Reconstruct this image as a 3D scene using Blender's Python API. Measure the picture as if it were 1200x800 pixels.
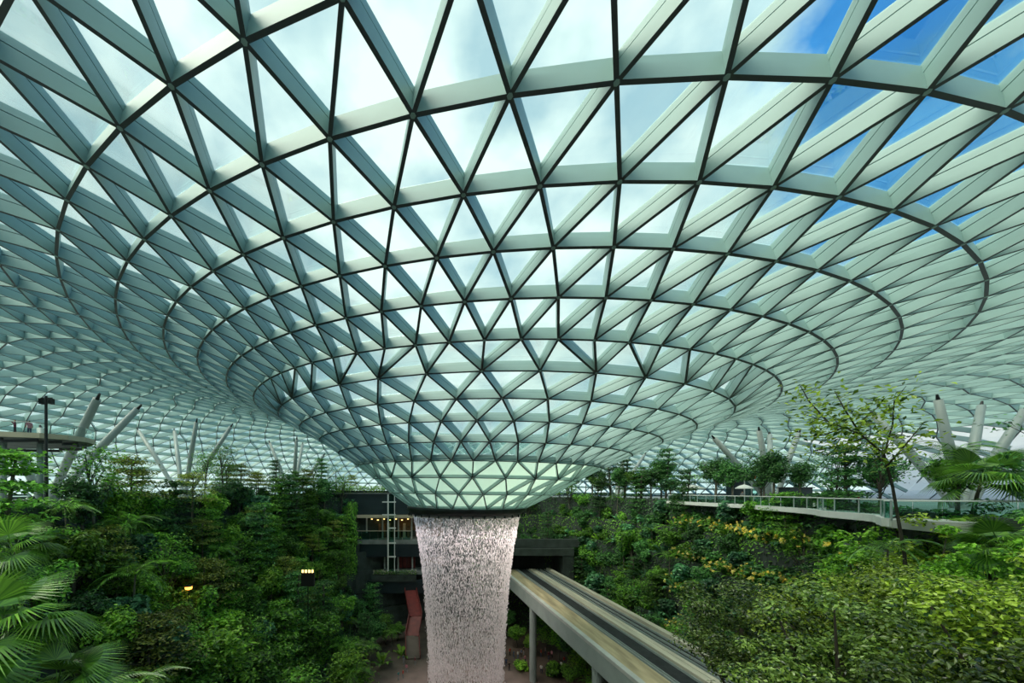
import bpy, bmesh, math, random
import numpy as np
from mathutils import Vector, Matrix
from mathutils.bvhtree import BVHTree

for o in list(bpy.data.objects): bpy.data.objects.remove(o)
scene = bpy.context.scene
COL = scene.collection
PI = math.pi

# ------------------------------------------------------------------ camera
H = 34.0                       # eye height above the valley floor
F, XP, YH = 430.0, 500.6, 576.2  # focal length and principal point for a 1200x800 frame
cam = bpy.data.cameras.new('camera'); camo = bpy.data.objects.new('camera', cam); COL.objects.link(camo)
cam.sensor_fit = 'HORIZONTAL'; cam.sensor_width = 36.0; cam.lens = F / 1200 * 36.0
cam.shift_x = (600 - XP) / 1200; cam.shift_y = (YH - 400) / 1200
cam.clip_start = .1; cam.clip_end = 3000
camo.location = (0, 0, H); camo.rotation_euler = (PI / 2, 0, 0)
scene.camera = camo

# ------------------------------------------------------------------ light
w = bpy.data.worlds.new('sky'); scene.world = w; w.use_nodes = True
nt = w.node_tree; nt.nodes.clear()
out = nt.nodes.new('ShaderNodeOutputWorld'); bg = nt.nodes.new('ShaderNodeBackground')
tc = nt.nodes.new('ShaderNodeTexCoord')
mp = nt.nodes.new('ShaderNodeMapping'); mp.inputs['Scale'].default_value = (1, 1, 1.6)
n1 = nt.nodes.new('ShaderNodeTexNoise'); n1.inputs['Scale'].default_value = 2.6; n1.inputs['Detail'].default_value = 7; n1.inputs['Roughness'].default_value = .55
n2 = nt.nodes.new('ShaderNodeTexNoise'); n2.inputs['Scale'].default_value = 5.0; n2.inputs['Detail'].default_value = 6
dot = nt.nodes.new('ShaderNodeVectorMath'); dot.operation = 'DOT_PRODUCT'; dot.inputs[1].default_value = (.88, .02, .47)
mr = nt.nodes.new('ShaderNodeMapRange'); mr.inputs['From Min'].default_value = .68; mr.inputs['From Max'].default_value = .92; mr.inputs['To Min'].default_value = -.10; mr.inputs['To Max'].default_value = .36
sub = nt.nodes.new('ShaderNodeMath'); sub.operation = 'SUBTRACT'
ramp = nt.nodes.new('ShaderNodeValToRGB')
ramp.color_ramp.elements[0].position = .20; ramp.color_ramp.elements[0].color = (.07, .33, .80, 1)
ramp.color_ramp.elements[1].position = .33; ramp.color_ramp.elements[1].color = (.62, .80, .88, 1)
e = ramp.color_ramp.elements.new(.50); e.color = (.80, .92, .94, 1)
r2 = nt.nodes.new('ShaderNodeValToRGB')
r2.color_ramp.elements[0].position = .35; r2.color_ramp.elements[0].color = (.50, .62, .68, 1)
r2.color_ramp.elements[1].position = .62; r2.color_ramp.elements[1].color = (1.04, 1.03, .97, 1)
mul = nt.nodes.new('ShaderNodeMixRGB'); mul.blend_type = 'MULTIPLY'; mul.inputs['Fac'].default_value = 1
L = nt.links
L.new(tc.outputs['Generated'], mp.inputs['Vector']); L.new(mp.outputs['Vector'], n1.inputs['Vector']); L.new(mp.outputs['Vector'], n2.inputs['Vector'])
L.new(tc.outputs['Generated'], dot.inputs[0]); L.new(dot.outputs['Value'], mr.inputs['Value'])
L.new(n1.outputs['Fac'], sub.inputs[0]); L.new(mr.outputs['Result'], sub.inputs[1]); L.new(sub.outputs[0], ramp.inputs['Fac'])
L.new(n2.outputs['Fac'], r2.inputs['Fac']); L.new(ramp.outputs['Color'], mul.inputs['Color1']); L.new(r2.outputs['Color'], mul.inputs['Color2'])
L.new(mul.outputs['Color'], bg.inputs['Color']); bg.inputs['Strength'].default_value = 1.0
L.new(bg.outputs['Background'], out.inputs['Surface'])
sl = bpy.data.lights.new('sun', 'SUN'); so = bpy.data.objects.new('sun', sl); COL.objects.link(so)
sl.energy = 4.2; sl.angle = math.radians(55); sl.color = (1, .88, .72)
so.rotation_euler = Vector((.62, .22, -.80)).to_track_quat('-Z', 'Y').to_euler(); so.location = (-40, 0, 120)
scene.view_settings.view_transform = 'Standard'; scene.view_settings.look = 'None'
scene.view_settings.exposure = .46; scene.view_settings.gamma = 1
scene.cycles.transparent_max_bounces = 24
scene.cycles.max_bounces = 8

# ------------------------------------------------------------------ helpers
def W(px, py, Y):               # the point at depth Y that stands at this place of the photograph
    return Vector(((px - XP) / F * Y, Y, H - (py - YH) / F * Y))

def link(o, parent=None):
    COL.objects.link(o)
    if parent is not None: o.parent = parent
    return o

def tag(o, label=None, cat=None, group=None, kind=None):
    if label: o['label'] = label
    if cat: o['category'] = cat
    if group: o['group'] = group
    if kind: o['kind'] = kind
    return o

def empty(name, loc=(0, 0, 0), rz=0, sc=1):
    o = bpy.data.objects.new(name, None); COL.objects.link(o)
    o.location = loc; o.rotation_euler = (0, 0, rz); o.scale = (sc, sc, sc) if not hasattr(sc, '__len__') else sc
    o.empty_display_size = .3
    return o

def mesh_np(name, V, Fc, mats, mi=None, smooth=False):
    V = np.asarray(V, np.float32); Fc = np.asarray(Fc, np.int32); k = Fc.shape[1]
    me = bpy.data.meshes.new(name)
    me.vertices.add(len(V)); me.vertices.foreach_set('co', V.ravel())
    me.loops.add(Fc.size); me.loops.foreach_set('vertex_index', Fc.ravel())
    me.polygons.add(len(Fc)); me.polygons.foreach_set('loop_start', np.arange(0, Fc.size, k, dtype=np.int32))
    for m in (mats if isinstance(mats, (list, tuple)) else [mats]): me.materials.append(m)
    if mi is not None: me.polygons.foreach_set('material_index', np.asarray(mi, np.int32))
    me.polygons.foreach_set('use_smooth', np.full(len(Fc), smooth, bool))
    me.update(calc_edges=True); me.validate()
    return me

class MB:                        # collects shapes for one mesh
    def __init__(s): s.v = []; s.f = []; s.m = []
    def add(s, vs, fs, m=0):
        b = len(s.v); s.v += [tuple(v) for v in vs]; s.f += [tuple(i + b for i in f) for f in fs]; s.m += [m] * len(fs)
    def box(s, x0, x1, y0, y1, z0, z1, m=0):
        s.add([(x0,y0,z0),(x1,y0,z0),(x1,y1,z0),(x0,y1,z0),(x0,y0,z1),(x1,y0,z1),(x1,y1,z1),(x0,y1,z1)],
              [(0,3,2,1),(4,5,6,7),(0,1,5,4),(1,2,6,5),(2,3,7,6),(3,0,4,7)], m)
    def bar(s, a, b, wd, hg, m=0, up=(0,0,1)):
        a = Vector(a); b = Vector(b); d = (b - a).normalized(); u = Vector(up)
        if abs(d.dot(u)) > .98: u = Vector((1,0,0))
        sd = d.cross(u).normalized(); u = sd.cross(d)
        q = [(-wd/2,-hg/2),(wd/2,-hg/2),(wd/2,hg/2),(-wd/2,hg/2)]
        vs = [a + sd*x + u*y for x, y in q] + [b + sd*x + u*y for x, y in q]
        s.add(vs, [(0,3,2,1),(4,5,6,7),(0,1,5,4),(1,2,6,5),(2,3,7,6),(3,0,4,7)], m)
    def tube(s, pts, rad, n=8, m=0, cap=True):
        pts = [Vector(p) for p in pts]; rs = rad if hasattr(rad, '__len__') else [rad] * len(pts)
        b = len(s.v); prev = None
        for i, p in enumerate(pts):
            d = (pts[min(i+1, len(pts)-1)] - pts[max(i-1, 0)]).normalized()
            u = prev if prev is not None else (Vector((1,0,0)) if abs(d.x) < .9 else Vector((0,1,0)))
            sd = d.cross(u).normalized(); u = sd.cross(d).normalized(); prev = u
            for j in range(n):
                a = 2*PI*j/n; s.v.append(tuple(p + (u*math.cos(a) + sd*math.sin(a)) * rs[i]))
        for i in range(len(pts) - 1):
            for j in range(n):
                k = (j+1) % n; s.f.append((b+i*n+j, b+i*n+k, b+(i+1)*n+k, b+(i+1)*n+j)); s.m.append(m)
        if cap:
            s.f.append(tuple(b + j for j in reversed(range(n)))); s.m.append(m)
            s.f.append(tuple(b + (len(pts)-1)*n + j for j in range(n))); s.m.append(m)
    def lathe(s, prof, n=48, m=0, c=(0,0)):
        b = len(s.v)
        for r, z in prof:
            for j in range(n):
                a = 2*PI*j/n; s.v.append((c[0] + r*math.cos(a), c[1] + r*math.sin(a), z))
        for i in range(len(prof) - 1):
            for j in range(n):
                k = (j+1) % n; s.f.append((b+i*n+j, b+i*n+k, b+(i+1)*n+k, b+(i+1)*n+j)); s.m.append(m)
    def mesh(s, name, mats, smooth=False):
        me = bpy.data.meshes.new(name); me.from_pydata(s.v, [], s.f)
        for m in (mats if isinstance(mats, (list, tuple)) else [mats]): me.materials.append(m)
        me.polygons.foreach_set('material_index', np.array(s.m, np.int32))
        me.polygons.foreach_set('use_smooth', np.full(len(s.f), smooth, bool))
        me.update(); return me
    def build(s, name, mats, parent=None, smooth=False):
        return link(bpy.data.objects.new(name, s.mesh(name, mats, smooth)), parent)

def copy_tree(o, parent=None):
    c = o.copy(); COL.objects.link(c); c.parent = parent
    for ch in list(o.children): copy_tree(ch, c)
    return c

# ------------------------------------------------------------------ materials
def mat(name, col, rough=.6, metal=0, var=.0, scale=3., spec=.5, bump=0., emit=0., coord='Object', stretch=None):
    m = bpy.data.materials.new(name); m.use_nodes = True; t = m.node_tree; b = t.nodes['Principled BSDF']
    b.inputs['Base Color'].default_value = (*col, 1); b.inputs['Roughness'].default_value = rough
    b.inputs['Metallic'].default_value = metal; b.inputs['Specular IOR Level'].default_value = spec
    if var or bump:
        tcn = t.nodes.new('ShaderNodeTexCoord'); no = t.nodes.new('ShaderNodeTexNoise')
        no.inputs['Scale'].default_value = scale; no.inputs['Detail'].default_value = 6
        if stretch:
            mpn = t.nodes.new('ShaderNodeMapping'); mpn.inputs['Scale'].default_value = stretch
            t.links.new(tcn.outputs[coord], mpn.inputs['Vector']); t.links.new(mpn.outputs['Vector'], no.inputs['Vector'])
        else: t.links.new(tcn.outputs[coord], no.inputs['Vector'])
        if var:
            rp = t.nodes.new('ShaderNodeValToRGB'); rp.color_ramp.elements[0].position = .3; rp.color_ramp.elements[1].position = .7
            rp.color_ramp.elements[0].color = (*[max(0, c*(1-var)) for c in col], 1); rp.color_ramp.elements[1].color = (*[min(1, c*(1+var)) for c in col], 1)
            t.links.new(no.outputs['Fac'], rp.inputs['Fac']); t.links.new(rp.outputs['Color'], b.inputs['Base Color'])
        if bump:
            bp = t.nodes.new('ShaderNodeBump'); bp.inputs['Strength'].default_value = bump
            t.links.new(no.outputs['Fac'], bp.inputs['Height']); t.links.new(bp.outputs['Normal'], b.inputs['Normal'])
    if emit:
        b.inputs['Emission Color'].default_value = (*col, 1); b.inputs['Emission Strength'].default_value = emit
    return m

def glass(name, tint, refl=1.0, milk=0., milkcol=(.8, .9, .85)):
    m = bpy.data.materials.new(name); m.use_nodes = True; t = m.node_tree; t.nodes.clear()
    o = t.nodes.new('ShaderNodeOutputMaterial'); tr = t.nodes.new('ShaderNodeBsdfTransparent'); tr.inputs['Color'].default_value = (*tint, 1)
    gl = t.nodes.new('ShaderNodeBsdfGlossy'); gl.inputs['Roughness'].default_value = .02; gl.inputs['Color'].default_value = (.8, .9, .9, 1)
    fr = t.nodes.new('ShaderNodeFresnel'); fr.inputs['IOR'].default_value = 1.33
    mu = t.nodes.new('ShaderNodeMath'); mu.operation = 'MULTIPLY'; mu.inputs[1].default_value = .5 * refl
    mx = t.nodes.new('ShaderNodeMixShader')
    t.links.new(fr.outputs[0], mu.inputs[0]); t.links.new(mu.outputs[0], mx.inputs['Fac'])
    base = tr
    if milk:
        df = t.nodes.new('ShaderNodeBsdfDiffuse'); df.inputs['Color'].default_value = (*milkcol, 1)
        tl = t.nodes.new('ShaderNodeBsdfTranslucent'); tl.inputs['Color'].default_value = (*milkcol, 1)
        m1 = t.nodes.new('ShaderNodeMixShader'); m1.inputs['Fac'].default_value = .75
        t.links.new(df.outputs[0], m1.inputs[1]); t.links.new(tl.outputs[0], m1.inputs[2])
        m2 = t.nodes.new('ShaderNodeMixShader'); m2.inputs['Fac'].default_value = milk
        t.links.new(tr.outputs[0], m2.inputs[1]); t.links.new(m1.outputs[0], m2.inputs[2]); base = m2
    t.links.new(base.outputs[0], mx.inputs[1]); t.links.new(gl.outputs[0], mx.inputs[2]); t.links.new(mx.outputs[0], o.inputs['Surface'])
    return m

def leafmat(name, c0, c1, trans=.35, rough=.42, c2=None, spec=.5):
    m = bpy.data.materials.new(name); m.use_nodes = True; t = m.node_tree; b = t.nodes['Principled BSDF']; o = t.nodes['Material Output']
    g = t.nodes.new('ShaderNodeNewGeometry'); oi = t.nodes.new('ShaderNodeObjectInfo')
    rp = t.nodes.new('ShaderNodeValToRGB'); rp.color_ramp.elements[0].color = (*c0, 1); rp.color_ramp.elements[1].color = (*c1, 1)
    rp.color_ramp.elements[0].position = .1; rp.color_ramp.elements[1].position = .85
    if c2: e = rp.color_ramp.elements.new(.97); e.color = (*c2, 1)
    hs = t.nodes.new('ShaderNodeHueSaturation'); mr = t.nodes.new('ShaderNodeMapRange'); mr.inputs['To Min'].default_value = .5; mr.inputs['To Max'].default_value = 1.45
    t.links.new(g.outputs['Random Per Island'], rp.inputs['Fac']); t.links.new(oi.outputs['Random'], mr.inputs['Value'])
    t.links.new(mr.outputs['Result'], hs.inputs['Value']); t.links.new(rp.outputs['Color'], hs.inputs['Color'])
    t.links.new(hs.outputs['Color'], b.inputs['Base Color'])
    b.inputs['Roughness'].default_value = rough; b.inputs['Specular IOR Level'].default_value = spec
    tl = t.nodes.new('ShaderNodeBsdfTranslucent'); t.links.new(hs.outputs['Color'], tl.inputs['Color'])
    mx = t.nodes.new('ShaderNodeMixShader'); mx.inputs['Fac'].default_value = trans
    t.links.new(b.outputs[0], mx.inputs[1]); t.links.new(tl.outputs[0], mx.inputs[2]); t.links.new(mx.outputs[0], o.inputs['Surface'])
    return m

M = {}
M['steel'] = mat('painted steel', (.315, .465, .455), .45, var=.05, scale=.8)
M['soffit'] = mat('dark soffit paint', (.07, .085, .095), .5)  # shade under the beams, put into the colour of their bottom faces
M['gasket'] = mat('dark gasket', (.03, .045, .055), .5)
M['pane'] = glass('roof glass', (.905, .96, .945), .8)
M['pane_green'] = glass('green water-washed glass', (.93, .97, .92), .6, .55, (.74, .90, .78))
M['pane_white'] = glass('white blind glass', (.8, .84, .84), .5, .8, (.86, .88, .88))
M['collar'] = mat('dark collar steel', (.035, .042, .045), .5)
M['col_steel'] = mat('pale grey column steel', (.33, .39, .385), .4, var=.05, scale=1)
M['concrete'] = mat('concrete', (.24, .26, .26), .8, var=.25, scale=.6, bump=.1)
M['concrete_light'] = mat('pale concrete', (.48, .50, .48), .7, var=.12, scale=.8)
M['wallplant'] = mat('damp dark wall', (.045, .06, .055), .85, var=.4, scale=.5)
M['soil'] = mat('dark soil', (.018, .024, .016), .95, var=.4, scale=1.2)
M['paving'] = mat('brown paving', (.10, .075, .062), .7, var=.3, scale=.4)
M['bark'] = mat('grey bark', (.13, .12, .095), .85, var=.3, scale=4)
M['bark_dark'] = mat('dark bark', (.05, .042, .03), .9, var=.3, scale=4)
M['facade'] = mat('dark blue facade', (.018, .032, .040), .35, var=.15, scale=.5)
M['cream'] = mat('cream slab', (.55, .48, .36), .6, var=.08, scale=1)
M['white'] = mat('white paint', (.75, .77, .75), .5, var=.04, scale=1)
M['red'] = mat('red cladding', (.17, .022, .02), .5, var=.25, scale=1)
M['balglass'] = glass('balustrade glass', (.62, .82, .77), 1.0)
M['clearglass'] = glass('clear balustrade glass', (.90, .96, .95), .8)
M['black'] = mat('black metal', (.012, .013, .015), .4)
M['warm'] = mat('warm lamp', (1, .66, .22), .5, emit=2.2)
M['amber'] = mat('amber lamp', (1, .36, .05), .5, emit=4)
M['inner'] = mat('shop interior', (.22, .14, .08), .7, var=.4, scale=.8)
M['leafA'] = leafmat('mid green leaf', (.022, .085, .020), (.27, .60, .07))
M['leafB'] = leafmat('deep green leaf', (.014, .062, .026), (.15, .40, .10))
M['leafC'] = leafmat('bright green leaf', (.055, .175, .022), (.38, .70, .07))
M['leafD'] = leafmat('olive leaf', (.06, .11, .022), (.44, .53, .09))
M['leafE'] = leafmat('blue green leaf', (.018, .08, .048), (.18, .46, .21), rough=.3)
M['leafF'] = leafmat('yellow green glossy leaf', (.025, .075, .010), (.50, .66, .07), rough=.25, spec=.8)
M['leafG'] = leafmat('glossy shrub leaf', (.014, .055, .010), (.38, .56, .11), rough=.22, spec=.9)
M['leafP'] = leafmat('palm blade', (.04, .14, .02), (.24, .48, .06), .3, .28, spec=.8)
M['petal'] = leafmat('yellow petal', (1, .74, .08), (1, .92, .35), .4)
M['petalw'] = leafmat('pale petal', (.65, .60, .45), (.9, .85, .7), .3)

# ------------------------------------------------------------------ the roof
D = 60.0
AX = math.atan((545.8 - XP) / F); CX, CY = D*math.sin(AX), D*math.cos(AX)     # axis of the funnel
CV = (math.sin(AX), math.cos(AX)); RT = (math.cos(AX), -math.sin(AX))
# ring: radius, height (in units of D), node phase, spread of the nodes towards the front
RING = {0:(.1571,-.0399,.137,.005), 1:(.2158,-.0042,.488,-.03), 2:(.2640,.0303,.929,.01), 3:(.3118,.0613,.751,-.032), 4:(.3665,.0904,.187,-.021),
        5:(.4165,.1175,.640,.004), 6:(.4675,.1407,.104,.023), 7:(.5176,.1645,.585,.052), 8:(.5705,.1840,.115,-.024), 9:(.6237,.2041,.566,-.002),
        10:(.6738,.2215,.057,.01), 11:(.7251,.2349,.551,.03), 12:(.7842,.2430,.956,0), 13:(.8401,.2525,.45,-.03),
        14:(.900,.2605,.95,-.03), 15:(.963,.2660,.45,-.02), 16:(1.027,.2690,.95,-.02), 17:(1.092,.2700,.45,-.01)}
NT = 14
for i in range(1, NT+1):
    t = i/NT*PI/2
    RING[17+i] = (1.092 + .74*math.sin(t), -.10 + .37*math.cos(t), .95 if i % 2 else .45, 0)
NR = 17 + NT
def ncount(k): return 25 if k < 3 else 46 if k < 8 else 84 if k < 18 else 112 if k < 23 else 140
def node(k, j):
    r, z, ph, al = RING[k]; n = ncount(k)
    u = (j + ph) * 2*PI/n; th = u + al*math.sin(u)
    q = min(max(r - .13, 0), 1.1)
    lx = .1328*q + r*math.sin(th); ly = .0006*q - r*math.cos(th)
    zz = z + q*(-.0332*math.sin(th) - .0202*math.cos(th))
    return Vector((D*(CV[0]*(1+ly) + RT[0]*lx), D*(CV[1]*(1+ly) + RT[1]*lx), H + D*zz))
P, idx, Ust = [], {}, {}
for k in range(NR+1):
    for j in range(ncount(k)): idx[k, j] = len(P); P.append(node(k, j))
tris = []
for k in range(NR):
    n0, n1_ = ncount(k), ncount(k+1); p0, p1 = RING[k][2], RING[k+1][2]
    def ua(j): return (j + p0)/n0
    def ub(j):                    # at the two rings where the node count drops, the front rows shear outwards
        t = (j + p1)/n1_
        if k in (7, 2):
            q = (t + .5) % 1 - .5; q *= 2*PI; A_, w_, c_ = (.06, .25, -.066) if k == 7 else (.09, .35, -.034)
            t += (A_*math.tanh((q - c_)/w_)*(1 + math.cos(q))/2 + (.0066 if k == 7 else .016))/(2*PI)
        return t
    i = 0
    m0 = min(range(-2, n1_), key=lambda j: abs(ub(j) - ua(0))); jj = m0; done0 = done1 = 0
    while done0 < n0 or done1 < n1_:
        da = abs(ua(i+1) - ub(jj)); db = abs(ub(jj+1) - ua(i))
        if done1 >= n1_ or (done0 < n0 and da < db - 1e-9):
            tris.append((k, idx[k, i % n0], idx[k, (i+1) % n0], idx[k+1, jj % n1_])); i += 1; done0 += 1
        else:
            tris.append((k, idx[k, i % n0], idx[k+1, (jj+1) % n1_], idx[k+1, jj % n1_])); jj += 1; done1 += 1
PN = [Vector() for _ in P]; fixed = []
for k, a, b, c in tris:
    n = (P[b]-P[a]).cross(P[c]-P[a])
    rad = Vector((P[a].x-CX, P[a].y-CY, 0))
    # outward side: up, or away from the axis on the outer rim
    if n.z < 0 or (abs(n.z) < 1e-3 and n.dot(rad) < 0): n = -n; fixed.append((k, a, c, b))
    else: fixed.append((k, a, b, c))
    for q in (a, b, c): PN[q] += n.normalized()
PN = [n.normalized() for n in PN]
tris = fixed
edges = {}
def ringof(i):
    s = 0
    for k in range(NR+1):
        s += ncount(k)
        if i < s: return k
KR = [0]*len(P)
for (k, j), i in idx.items(): KR[i] = k
for k, a, b, c in tris:
    for e in ((a, b), (b, c), (c, a)): edges[tuple(sorted(e))] = 1
BH = 1.04                        # depth of a diagonal beam
def ph(k): return 1.0 if k > 3 else .5   # height of the glass above the beam soffits
def project(p):
    if p.y < .5: return None
    return (XP + F*p.x/p.y, YH - F*(p.z - H)/p.y)
def beam_geo(a, b, detail):
    A, B = P[a], P[b]; d = (B-A).normalized(); nm = (PN[a]+PN[b]).normalized(); s = d.cross(nm).normalized()
    ring = KR[a] == KR[b]
    wd = .085 if KR[a] >= 3 and KR[b] >= 3 else .07
    sc = ph(max(KR[a], KR[b]))
    lo, hh = (.62, .98) if ring else (.66, 1.04)
    lo *= sc; hh *= sc; g = .05*sc
    up = .45 if ring else .9
    if detail: prof = [(-wd,0),(wd,0),(wd,lo),(wd*.4,lo),(wd*.4,lo+g),(wd*up,lo+g),(wd*up,hh),(-wd*up,hh),(-wd*up,lo+g),(-wd*.4,lo+g),(-wd*.4,lo),(-wd,lo)]
    else: prof = [(-wd,0),(wd,0),(wd,hh),(-wd,hh)]
    n = len(prof)
    vs = [A + s*x + PN[a]*y for x, y in prof] + [B + s*x + PN[b]*y for x, y in prof]
    fs = [(i, (i+1) % n, n+(i+1) % n, n+i) for i in range(n)]
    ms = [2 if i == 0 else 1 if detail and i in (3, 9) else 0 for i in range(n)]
    return vs, fs, ms
def pane_geo(a, b, c):
    hh = ph(min(KR[a], KR[b], KR[c]) + 1) - .02
    T = [P[q] + PN[q]*hh for q in (a, b, c)]; cen = (T[0]+T[1]+T[2])/3; nm = (T[1]-T[0]).cross(T[2]-T[0]).normalized()
    T = [t + (cen-t)*.012 for t in T]
    vs = T + [t + nm*.035 for t in T]
    return vs, [(0,2,1),(3,4,5),(0,1,4),(0,4,3),(1,2,5),(1,5,4),(2,0,3),(2,3,5)]
ceiling = empty('ceiling', (CX, CY, H + .25*D)); tag(ceiling, 'funnel-shaped roof of triangular glass panes between deep pale steel beams', 'roof', kind='structure')
inv = Matrix.Translation(-ceiling.location)
def inframe(ps, m=40):
    return all(p is not None and -m < p[0] < 1200+m and -m < p[1] < 800 for p in ps)
# beams: the 300 longest in view one by one, the rest joined
el = []
RS_ = lambda p: .35 < math.atan2(p.x-CX, -(p.y-CY)) < 1.9
JX = {i: kj[1] for kj, i in idx.items()}
edges = {e: 1 for e in edges if not (min(KR[e[0]], KR[e[1]]) >= 22 and RS_(P[e[0]]) and (KR[e[0]] == KR[e[1]] or JX[e[0]] % 2))}
for a, b in edges:
    pa, pb = project(P[a]), project(P[b])
    L_ = math.hypot(pa[0]-pb[0], pa[1]-pb[1]) if pa and pb else 0
    el.append((L_ if inframe((pa, pb), 120) else 0, a, b))
el.sort(key=lambda t: -t[0])
big = [t for t in el[:300] if t[0] > 0]; rest = el[len(big):]
for _, a, b in big:
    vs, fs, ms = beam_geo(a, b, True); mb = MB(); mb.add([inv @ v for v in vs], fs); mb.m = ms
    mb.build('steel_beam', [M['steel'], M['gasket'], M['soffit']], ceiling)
mb = MB()
for _, a, b in rest:
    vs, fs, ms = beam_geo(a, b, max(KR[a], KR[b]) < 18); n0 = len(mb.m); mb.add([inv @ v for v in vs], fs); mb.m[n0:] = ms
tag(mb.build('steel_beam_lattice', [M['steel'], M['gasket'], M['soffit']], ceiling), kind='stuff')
# node drums
mb = MB()
for i, p in enumerate(P):
    if KR[i] > 18 or KR[i] == 0: continue
    mb.tube([inv @ (p - PN[i]*.02), inv @ (p + PN[i]*ph(KR[i]))], .11, 6)
tag(mb.build('node_joints', M['steel'], ceiling), kind='stuff')
# panes
def right_side(c): 
    a = math.atan2(c.x-CX, -(c.y-CY)); return .35 < a < 1.9
pl = []
for k, a, b, c in tris:
    ps = [project(P[q]) for q in (a, b, c)]
    ar = abs((ps[1][0]-ps[0][0])*(ps[2][1]-ps[0][1]) - (ps[2][0]-ps[0][0])*(ps[1][1]-ps[0][1]))/2 if all(ps) else 0
    kind = 'pane_green' if k < 3 else 'pane_white' if k >= 21 and right_side(P[a]) else 'pane'
    pl.append((ar if inframe(ps, 120) else 0, a, b, c, kind))
pl.sort(key=lambda t: -t[0])
bigp = [t for t in pl[:300] if t[0] > 0]; restp = pl[len(bigp):]
for _, a, b, c, kd in bigp:
    vs, fs = pane_geo(a, b, c)
    link(bpy.data.objects.new('glass_pane', mesh_np('glass_pane', [inv @ v for v in vs], fs, M[kd])), ceiling)
for kd, nm in (('pane', 'glass_panes'), ('pane_green', 'green_glass_panes'), ('pane_white', 'white_blind_panes')):
    V, Fc = [], []
    for _, a, b, c, kk in restp:
        if kk != kd: continue
        vs, fs = pane_geo(a, b, c); o_ = len(V); V += [inv @ v for v in vs]; Fc += [(x+o_, y+o_, z+o_) for x, y, z in fs]
    tag(link(bpy.data.objects.new(nm, mesh_np(nm, V, Fc, M[kd])), ceiling), kind='stuff')
ROOF = BVHTree.FromPolygons(P, [t[1:] for t in tris])
# dark collar at the funnel mouth, the thick ring beam above it
z0 = H + D*RING[0][1]
r0 = RING[0][0]*D
mb = MB(); mb.lathe([(r0+.05, z0+.05), (r0+.15, z0-.25), (r0-.35, z0-.75), (r0-.75, z0-1.1), (r0-1.1, z0-1.1), (r0-1.1, z0+.2), (r0-.5, z0+.45), (r0+.05, z0+.05)], 96, c=(0, 0))
mb.v = [(x + CX - ceiling.location.x, y + CY - ceiling.location.y, z - ceiling.location.z) for x, y, z in mb.v]
o = mb.build('funnel_collar', M['collar'], ceiling, True); o['label'] = 'dark steel collar around the funnel mouth'
mb = MB()
for j in range(25): mb.bar(inv @ (P[idx[0, j]] + Vector((0,0,.12))), inv @ (P[idx[0, (j+1) % 25]] + Vector((0,0,.12))), .3, .22)
mb.build('collar_rim', M['steel'], ceiling)
mb = MB()
for j in range(46): mb.bar(inv @ (P[idx[3, j]] + Vector((0,0,.55))), inv @ (P[idx[3, (j+1) % 46]] + Vector((0,0,.55))), .22, .3)
mb.build('ring_beam', M['steel'], ceiling)

# ------------------------------------------------------------------ ground, terraces, decks
ZD = H - 1.7                     # level of the upper walkway
def interp(tab, a):
    a = (a + 180) % 360 - 180
    for (a0, *v0), (a1, *v1) in zip(tab, tab[1:]):
        if a0 <= a <= a1:
            t = (a - a0)/(a1 - a0); t = t*t*(3 - 2*t); return [x + (y - x)*t for x, y in zip(v0, v1)]
TAB = [(-180, 40, 46), (-140, 36, 46), (-115, 27, 46), (-90, 23, 47), (-55, 30, 52), (-25, 42, 60), (0, 46, 61.5), (22, 46, 60), (38, 42.5, 46.5), (52, 37.5, 42), (75, 27, 40), (100, 27, 39), (125, 33, 41), (150, 36, 44), (180, 40, 46)]
def polar(a, r): a = math.radians(a); return CX + r*math.sin(a)*RT[0] - r*math.cos(a)*CV[0], CY + r*math.sin(a)*RT[1] - r*math.cos(a)*CV[1]
NL = 7
def terr_r(a, lv): b_, t_ = interp(TAB, a); return b_ + (t_ - b_)*lv/NL
def terr_z(lv): return ZD*lv/NL
mb = MB(); mb.lathe([(0.01, 0), (70, 0), (70, -.5), (0.01, -.5)], 72, c=(CX, CY))
tag(mb.build('floor', M['paving']), 'brown paved valley floor under the waterfall', 'floor', kind='structure')
mb = MB(); mb.lathe([(95, -.6), (900, -.6), (900, -1.2), (95, -1.2)], 72, c=(CX, CY))
tag(mb.build('ground', M['soil']), 'dark ground outside the glass roof', 'ground', kind='structure')
AS = list(range(-180, 181, 4))
for lv in range(1, NL+1):        # riser at lv, tread up to the next
    mb = MB(); vs = []; rr = []
    for a in AS:
        r1 = terr_r(a, lv-1) + .4*math.sin(a*.35 + lv*2); r2_ = terr_r(a, lv) + .4*math.sin(a*.35 + lv*2 + 2) if lv < NL else terr_r(a, lv)
        r2_ = max(r2_, r1 + .25)
        if lv == NL: r2_ = 118
        for r, z in ((r1, terr_z(lv-1) - .3), (r1, terr_z(lv) + .35), (r1 + .22, terr_z(lv) + .35), (r1 + .22, terr_z(lv)), (r2_ + .3, terr_z(lv))):
            x, y = polar(a, r); vs.append((x, y, z))
    fs = []; ms = []
    for i in range(len(AS) - 1):
        for q in range(4): fs.append((i*5+q, i*5+5+q, i*5+6+q, i*5+1+q)); ms.append(1 if q == 3 else 0)
    mb.add(vs, fs); mb.m = ms
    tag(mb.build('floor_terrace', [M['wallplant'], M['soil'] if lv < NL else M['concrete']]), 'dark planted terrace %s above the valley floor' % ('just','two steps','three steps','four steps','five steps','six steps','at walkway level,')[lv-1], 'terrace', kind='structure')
# outer wall under the rim of the roof
mb = MB(); mb.lathe([(112, -1), (112, ZD + 1.2)], 96, c=(CX + 8, CY))
tag(mb.build('wall_perimeter', M['facade']), 'low dark perimeter wall under the rim of the glass roof', 'wall', kind='structure')

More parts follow.
